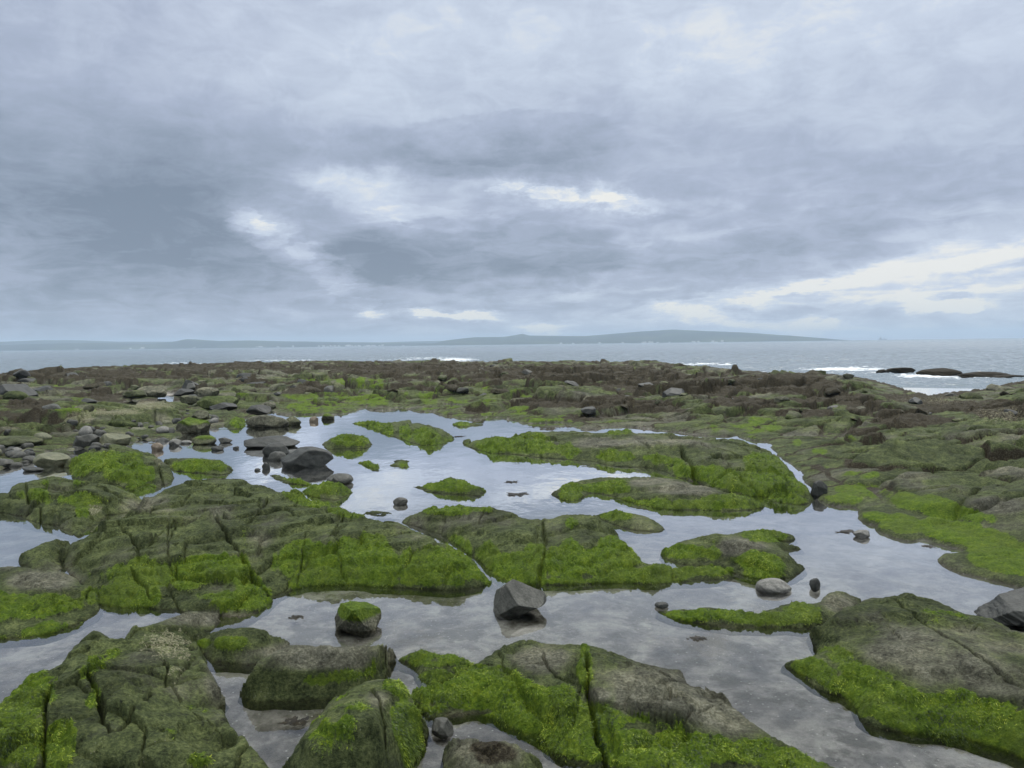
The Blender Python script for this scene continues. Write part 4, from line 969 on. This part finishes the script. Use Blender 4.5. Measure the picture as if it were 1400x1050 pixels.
rs = np.interp(th, SK_TH, SK_R)
q = r - rs
foam = ss(9, 0, q) * .30 * ss(0, .3, fbm(xs * .2, ys * .2, 515, 3) + .25)
sx_, sy_ = topx(np.stack([xs, ys, np.full_like(xs, SEA)], -1).reshape(-1, 3))
FOAM = [(1160,505,70,3,0,.7),(1220,511,120,1.5,0,.4),(1330,517,80,1.5,0,.4),(1280,527,50,6,0,.16),(625,492,30,3,0,.7),(590,490,60,2,0,.45),(400,493,90,1.5,0,.4),(560,492,80,1.5,0,.35),(960,498,60,2,0,.5),(1270,514,50,2,0,.8),(250,497,60,2,0,.35)]
foam = np.maximum(foam, field(FOAM, sx_, sy_).reshape(xs.shape))
Ps = np.stack([xs, ys, SEA + hz], -1).reshape(-1, 3)
Qs, us = grid_faces(xs.shape, np.ones(xs.shape, bool))
nS = len(Ps); fo = foam.ravel()
# carry the sheet on to the horizon with coarse rings
ths = np.arange(math.radians(-50), math.radians(50) + .0022, .0022)
nc = xs.shape[1]; rings = [r[-1, 0]] + list(np.geomspace(600, 5000, 12))
Vx = [Ps]; Fx = [Qs]; fx = [fo]; prev = np.arange(nS - nc, nS)
tt = th[-1]
for R_ in rings[1:]:
    z = np.full(nc, SEA)
    base = sum(len(v) for v in Vx)
    Vx.append(np.stack([R_ * np.sin(tt), R_ * np.cos(tt), z], 1)); cur = np.arange(base, base + nc)
    Fx.append(np.stack([prev[:-1], prev[1:], cur[1:], cur[:-1]], 1)); fx.append(np.zeros(nc)); prev = cur
link('sea', mesh_from('sea', np.concatenate(Vx), np.concatenate(Fx), sea_mat(), extra={'foam': np.concatenate(fx)}), kind='structure')

# ------------------------------------------------------------------ far land
def land_mat():
    m, N = newmat('distant_land')
    geo = N.n.new('ShaderNodeNewGeometry'); pos = geo.outputs['Position']
    v = N.vor(pos, .009, out=1); sep = N.n.new('ShaderNodeSeparateColor'); N.l.new(v, sep.inputs[0])
    c = N.ramp(sep.outputs[0], [(0, (.02, .03, .025, 1)), (.4, (.035, .05, .03, 1)), (.75, (.05, .065, .035, 1)), (1, (.09, .09, .055, 1))], 'CONSTANT')
    c = N.mix(N.mr(N.noise(pos, .005, 6, .65), .45, .6), c, (.02, .032, .022, 1))
    principled(N, c, .9, None, .1)
    return m
LAND = land_mat()
def hill(name, prof, dist, thick, seed, amp):
    pr = np.array(prof, float)
    n = 260; px = np.linspace(pr[0, 0], pr[-1, 0], n)
    py = np.interp(px, pr[:, 0], pr[:, 1])
    v = ray(px, py); hr = np.hypot(v[:, 0], v[:, 1])
    th = np.arctan2(v[:, 0], v[:, 1])
    ht = np.maximum(CH + v[:, 2] / hr * dist - SEA, 0) 
    m = 26; s = np.linspace(0, 1, m)
    TH, SS_ = np.meshgrid(th, s); HT = np.broadcast_to(ht, TH.shape)
    RR = dist - thick * .55 + thick * SS_
    prof_ = np.sin(np.pi * np.clip(SS_ / 1.1, 0, 1)) ** .8
    X, Y = RR * np.sin(TH), RR * np.cos(TH)
    Z = SEA - 2 + (HT + 2) * prof_ * (RR / dist) + amp * fbm(X / 280, Y / 280, seed, 5, .55) * prof_ * np.minimum(HT / 40, 1)
    Qh, _ = grid_faces(X.shape, np.ones(X.shape, bool))
    link(name, mesh_from(name, np.stack([X, Y, Z], -1).reshape(-1, 3), Qh, LAND), kind='structure')
hill('hills', [(560,471.5),(590,470),(606,466),(622,464),(650,461),(690,460.5),(706,458),(715,456.5),(724,459),(800,459.5),(830,457),(880,453),(920,450.5),(960,452),(1020,455),(1080,459),(1120,462),(1150,464.5),(1160,465)], 2900, 900, 601, 3)
hill('hills', [(-60,475),(0,472),(60,470),(130,468.5),(200,470),(235,467.5),(255,463.5),(275,464.5),(300,466),(340,465.5),(400,467),(480,468.5),(540,468.5),(600,469),(640,469.5)], 3150, 700, 611, 3)
hill('hills', [(-80,470),(0,467),(60,465),(110,465.5),(160,467),(240,467),(330,467),(420,467),(520,468),(600,466),(640,466),(700,467)], 3900, 900, 621, 4)

# specks of a town along the far shore
tw, tn = newmat('town_walls')
principled(tn, (.5, .5, .48, 1), .8)
rt = np.random.default_rng(8); VV = []; QQ = []
for i in range(60):
    px = rt.choice([rt.uniform(330, 560), rt.uniform(430, 530), rt.uniform(90, 330), rt.uniform(760, 1000)], p=[.3, .35, .15, .2])
    dist = 2790 if px < 600 else 2400
    v = ray(np.array(px), np.array(470.)); v = v / np.hypot(v[0], v[1])
    c = np.array([v[0] * dist, v[1] * dist]); w, h_ = rt.uniform(1.5, 5), rt.uniform(.8, 1.8)
    z0 = SEA + rt.uniform(.5, 5); b = len(VV) * 1
    for z in (z0 - 4, z0 + h_):
        for sx_, sy_ in ((-1, -1), (1, -1), (1, 1), (-1, 1)): VV.append((c[0] + sx_ * w, c[1] + sy_ * 4, z))
    QQ += [(b + 4, b + 5, b + 6, b + 7), (b, b + 1, b + 5, b + 4), (b + 1, b + 2, b + 6, b + 5), (b + 2, b + 3, b + 7, b + 6), (b + 3, b, b + 4, b + 7)]
link('distant_town', mesh_from('distant_town', np.array(VV), QQ, tw, smooth=False), None, 'pale specks of a town strung along the far shore', 'town', None, 'stuff')

# ship on the horizon
sm, sn = newmat('ship_paint'); principled(sn, (.03, .035, .045, 1), .6)
sv = ray(np.array(1207.), np.array(463.)); sv = sv / np.hypot(sv[0], sv[1]); sp = sv[:2] * 4200
root = bpy.data.objects.new('ship', None); COL.objects.link(root); root.location = (sp[0], sp[1], SEA); root.scale = (.6, .6, .6)
tag(root, 'small dark ship far off on the sea horizon right of the long hill', 'ship')
def loft(name, secs, parent):
    V = np.array(secs, float).reshape(-1, 3); n = len(secs); k = len(secs[0]); Q = []
    for i in range(n - 1):
        for j in range(k): Q.append((i * k + j, i * k + (j + 1) % k, (i + 1) * k + (j + 1) % k, (i + 1) * k + j))
    me = bpy.data.meshes.new(name); me.from_pydata([tuple(v) for v in V], [], Q + [tuple(range(k))[::-1], tuple(range((n - 1) * k, n * k))]); me.materials.append(sm)
    return link(name, me, parent)
loft('hull', [[(-38, 0, 2), (-38, 0.5, 6), (-38, -.5, 6)], [(-25, 0, -1), (-30, 5, 6), (-30, -5, 6)], [(20, 0, -1), (22, 6, 6), (22, -6, 6)], [(34, 0, 2), (37, 2, 8), (37, -2, 8)]], root)
bx = lambda x0, x1, w, z0, z1: [[(x0, -w, z0), (x0, w, z0), (x0, w, z1), (x0, -w, z1)], [(x1, -w, z0), (x1, w, z0), (x1, w, z1), (x1, -w, z1)]]
loft('superstructure', bx(-26, -12, 4, 6, 17), root)
loft('mast', bx(-19, -17, .8, 17, 26), root)
loft('cargo_crane', bx(8, 11, 1.2, 6, 19), root)

# a gull resting nothing: none in the photograph's reach

# ------------------------------------------------------------------ haze
hm = bpy.data.materials.new('sea_air'); hm.use_nodes = True
HN = NT(hm.node_tree); HN.n.clear()
vp = HN.n.new('ShaderNodeVolumePrincipled'); vp.inputs['Color'].default_value = (.66, .83, 1.0, 1); vp.inputs['Density'].default_value = 3.3e-4; vp.inputs['Anisotropy'].default_value = .1
ho = HN.n.new('ShaderNodeOutputMaterial'); HN.l.new(vp.outputs[0], ho.inputs['Volume'])
VV = [(x_, y_, z_) for z_ in (-4, 66) for (x_, y_) in ((-6000, -300), (6000, -300), (6000, 6000), (-6000, 6000))]
link('haze', mesh_from('haze', np.array(VV, float), [(3, 2, 1, 0), (4, 5, 6, 7), (0, 1, 5, 4), (1, 2, 6, 5), (2, 3, 7, 6), (3, 0, 4, 7)], hm, smooth=False), None, 'thin sea air fading the far shore to blue', 'haze', None, 'stuff')

# ------------------------------------------------------------------ sky and light
SUN_EL, SUN_AZ = math.radians(50), math.radians(25)       # azimuth clockwise from +Y
W = bpy.data.worlds.new('World'); S.world = W; W.use_nodes = True
N = NT(W.node_tree); N.n.clear()
sk = N.n.new('ShaderNodeTexSky'); sk.sky_type = 'NISHITA'; sk.sun_disc = False; sk.sun_elevation = SUN_EL; sk.sun_rotation = SUN_AZ
tc = N.n.new('ShaderNodeTexCoord'); D = tc.outputs['Generated']
dsx = N.n.new('ShaderNodeSeparateXYZ'); N.l.new(D, dsx.inputs[0])
X_, Y_, Z_ = dsx.outputs
DEG = 180 / math.pi
az = N.m('MULTIPLY', N.m('ARCTAN2', X_, Y_), DEG); el = N.m('MULTIPLY', N.m('ARCSINE', Z_), DEG)
# cloud-deck coordinates: the layer recedes towards the horizon
zz = N.m('ADD', N.m('MAXIMUM', Z_, 0.0), .10)
cb = N.n.new('ShaderNodeCombineXYZ'); N.l.new(N.m('DIVIDE', X_, zz), cb.inputs[0]); N.l.new(N.m('DIVIDE', Y_, zz), cb.inputs[1]); cb.inputs[2].default_value = 3.3
deck = cb.outputs[0]
cae = N.n.new('ShaderNodeCombineXYZ'); N.l.new(az, cae.inputs[0]); N.l.new(el, cae.inputs[1])
mpw = N.n.new('ShaderNodeMapping'); N.l.new(cae.outputs[0], mpw.inputs[0]); mpw.inputs['Scale'].default_value = (.10, .17, 1)
wn = N.noise(mpw.outputs[0], 1.3, 10, .68, 0, out=1)
warp = N.vm('MULTIPLY', N.vm('SUBTRACT', wn, (.5, .5, .5)), (8.0, 6.0, 0))
uv = N.vm('ADD', cae.outputs[0], warp)
mps = N.n.new('ShaderNodeMapping'); N.l.new(cae.outputs[0], mps.inputs[0]); mps.inputs['Scale'].default_value = (.35, 1.3, 1)
wn2 = N.noise(mps.outputs[0], .7, 9, .66, 0, out=1)
uv2 = N.vm('ADD', cae.outputs[0], N.vm('MULTIPLY', N.vm('SUBTRACT', wn2, (.5, .5, .5)), (6.0, 2.2, 0)))

def pxdir(px, py):
    v = ray(np.array(float(px)), np.array(float(py))); v /= np.linalg.norm(v)
    return math.degrees(math.atan2(v[0], v[1])), math.degrees(math.asin(v[2]))
# brightness of the cloud deck: x, y, rx, ry (pixels of the reference), tilt, amount, 0 = soft warp / 1 = streaky warp
BL = [
 (190, 300, 260, 110, 0, -0.27, 0), (60, 330, 190, 120, 0, -0.1, 0), (330, 330, 150, 70, 25, -0.1, 0), (100, 120, 220, 110, 0, -0.04, 0), (560, 70, 190, 90, -15, 0.13, 0), (400, 60, 160, 80, 0, 0.04, 0),
 (640, 20, 140, 50, 0, 0.08, 0), (1160, 40, 260, 80, -5, 0.17, 0), (900, 40, 150, 60, 0, 0.08, 0), (450, 243, 62, 24, 0, 0.315, 0), (355, 298, 30, 24, 30, 0.315, 0), (405, 322, 40, 26, 35, 0.2, 0),
 (520, 270, 60, 30, -30, 0.16, 0), (740, 262, 120, 14, 4, 0.26, 0), (860, 272, 70, 10, 4, 0.24, 0), (690, 256, 30, 8, 0, 0.12, 2), (760, 266, 34, 9, 5, 0.12, 2), (830, 270, 24, 7, 0, 0.12, 2),
 (900, 205, 90, 30, -15, 0.1, 0), (560, 300, 80, 30, 0, 0.08, 0), (680, 217, 150, 26, 0, -0.18, 0), (500, 207, 130, 22, 0, -0.1, 0), (960, 170, 230, 50, -14, -0.12, 0), (1120, 270, 260, 45, -5, -0.06, 0),
 (760, 350, 260, 40, 0, -0.12, 0), (640, 380, 160, 30, 0, -0.1, 0), (1100, 330, 160, 24, -6, -0.1, 0), (440, 385, 50, 22, 40, 0.1, 0), (470, 400, 40, 18, 40, 0.06, 0), (520, 370, 40, 40, 0, -0.08, 0),
 (350, 450, 250, 14, 0, 0.03, 1), (100, 410, 140, 34, 0, 0.06, 0), (1280, 364, 160, 7, -8, 0.252, 1), (1190, 384, 130, 5, -7, 0.245, 1), (1345, 343, 90, 7, -8, 0.238, 1), (1090, 396, 110, 5, -9, 0.245, 1),
 (950, 409, 90, 4, -8, 0.218, 1), (1330, 379, 120, 5, -4, 0.218, 1), (1240, 352, 60, 6, -14, 0.177, 1), (1260, 375, 170, 20, -5, 0.06, 0), (1340, 394, 150, 4, -3, 0.15, 1), (1160, 407, 170, 4, -3, 0.129, 1),
 (1050, 404, 80, 3, -6, 0.15, 1), (1400, 300, 120, 30, -10, 0.16, 0), (625, 431, 44, 5, 4, 0.75, 1), (512, 428, 16, 7, 0, 0.55, 1), (742, 450, 30, 7, 0, 0.55, 1), (575, 426, 22, 4, 0, 0.5, 1),
 (700, 385, 140, 5, -3, 0.12, 1), (820, 400, 130, 4, -5, 0.14, 1), (1020, 440, 120, 10, 2, 0.2, 0), (1110, 436, 26, 9, 0, 0.18, 0), (950, 432, 30, 8, 0, 0.16, 0), (905, 428, 24, 6, 0, 0.1, 0),
 (1262, 410, 14, 8, 30, 0.36, 0), (1305, 415, 34, 8, 0, 0.34, 0), (1300, 450, 180, 20, 0, 0.12, 0), (700, 455, 120, 14, 0, -0.04, 0), (650, 350, 210, 50, 0, -0.13, 2), (345, 300, 26, 18, 0, 0.1, 2),
 (372, 320, 28, 20, 0, 0.09, 2), (392, 340, 34, 22, 0, 0.08, 2), (425, 356, 32, 20, 0, 0.09, 2), (452, 376, 30, 18, 0, 0.09, 2), (478, 397, 28, 14, 0, 0.09, 2), (500, 413, 20, 8, 0, 0.09, 2),
 (700, 190, 160, 34, 0, -0.07, 2), (1060, 444, 70, 7, 0, 0.1, 2), (960, 438, 36, 8, 0, 0.09, 2), (1115, 440, 30, 9, 0, 0.1, 2), (1268, 414, 22, 8, 20, 0.16, 2), (1310, 417, 30, 6, 0, 0.18, 2),
 (250, 430, 200, 8, 0, 0.1, 1), (900, 330, 200, 10, -4, 0.1, 1), (600, 300, 90, 14, 5, 0.07, 2),
]
acc = None
for (px, py, rx, ry, tilt, amt, st) in BL:
    a0, e0 = pxdir(px, py)
    mp = N.n.new('ShaderNodeMapping'); mp.vector_type = 'TEXTURE'
    N.l.new(uv2 if st else uv, mp.inputs[0])
    mp.inputs['Location'].default_value = (a0, e0, 0); mp.inputs['Rotation'].default_value = (0, 0, math.radians(-tilt))
    mp.inputs['Scale'].default_value = (math.degrees(rx / F), math.degrees(ry / F), 1)
    flat = N.vm('MULTIPLY', mp.outputs[0], (1, 1, 0))
    q = N.vm('DOT_PRODUCT', flat, flat, out=1)
    g_ = N.mr(q, 1.12, .80) if st == 2 else N.m('EXPONENT', N.m('MULTIPLY', q, -.75))
    acc = N.m('MULTIPLY', g_, amt) if acc is None else N.m('MULTIPLY_ADD', g_, amt, acc)
n1 = N.noise(deck, .55, 9, .56, .3); n2 = N.noise(mpw.outputs[0], 2.2, 10, .66, .6)
L = N.m('MULTIPLY_ADD', acc, 1.3, .55)
L = N.m('ADD', L, N.m('MULTIPLY', N.m('SUBTRACT', N.mr(n1, .33, .67), .5), .17))
L = N.m("ADD", L, N.m("MULTIPLY", N.m("SUBTRACT", N.mr(n2, .33, .67), .5), .13))
n3 = N.noise(mps.outputs[0], .75, 9, .58, .8)
L = N.m('ADD', L, N.m('MULTIPLY', N.m('SUBTRACT', N.mr(n3, .36, .64), .5), N.mr(el, 3, 16, .20, .05)))
L = N.m('ADD', L, N.mr(el, 24, 60, 0, .42))                       # unseen sky overhead brightened to light the ground
cloud = N.ramp(L, [(0.0, lin(121, 134, 152)), (.25, lin(148, 160, 179)), (.5, lin(172, 183, 204)), (.78, lin(205, 216, 232)), (1.0, lin(242, 242, 236))])
tint = N.noise(deck, .3, 3, .5)
cloud = N.mix(N.mr(tint, .4, .65, 0, .25), cloud, N.mix(1.0, cloud, (1.03, .985, 1.03, 1), 'MULTIPLY'))
c10 = N.vm('SCALE', cloud, None); c10.node.inputs['Scale'].default_value = 10.0
boost = N.n.new('ShaderNodeVectorMath'); boost.operation = 'SCALE'; N.l.new(c10, boost.inputs[0]); N.l.new(N.mr(el, 34, 72, 1.0, 4.3), boost.inputs['Scale'])  # extra zenith brightness out of view, added to light the ground
fin = N.mix(.95, sk.outputs[0], boost.outputs[0])
bg = N.n.new('ShaderNodeBackground'); N.l.new(fin, bg.inputs[0]); bg.inputs[1].default_value = .1
wo = N.n.new('ShaderNodeOutputWorld'); N.l.new(bg.outputs[0], wo.inputs[0])
W.cycles.sampling_method = 'MANUAL'; W.cycles.sample_map_resolution = 512

sl = bpy.data.lights.new('sun', 'SUN'); sl.energy = 1.5; sl.angle = math.radians(14); sl.color = (1, .96, .9)
so = bpy.data.objects.new('sun', sl); COL.objects.link(so)
from mathutils import Vector
dv = Vector((math.sin(SUN_AZ) * math.cos(SUN_EL), math.cos(SUN_AZ) * math.cos(SUN_EL), math.sin(SUN_EL)))
so.rotation_euler = dv.to_track_quat('Z', 'Y').to_euler(); so.location = (20, 20, 60)

S.view_settings.view_transform = 'Standard'; S.view_settings.look = 'None'; S.view_settings.exposure = 0; S.view_settings.gamma = 1
S.view_settings.use_curve_mapping = False
S.render.engine = 'CYCLES'
S.cycles.use_denoising = True
S.cycles.max_bounces = 6; S.cycles.diffuse_bounces = 3; S.cycles.glossy_bounces = 3; S.cycles.transparent_max_bounces = 8; S.cycles.volume_bounces = 0
S.cycles.caustics_reflective = False; S.cycles.caustics_refractive = False
print('done', time.time() - T0)
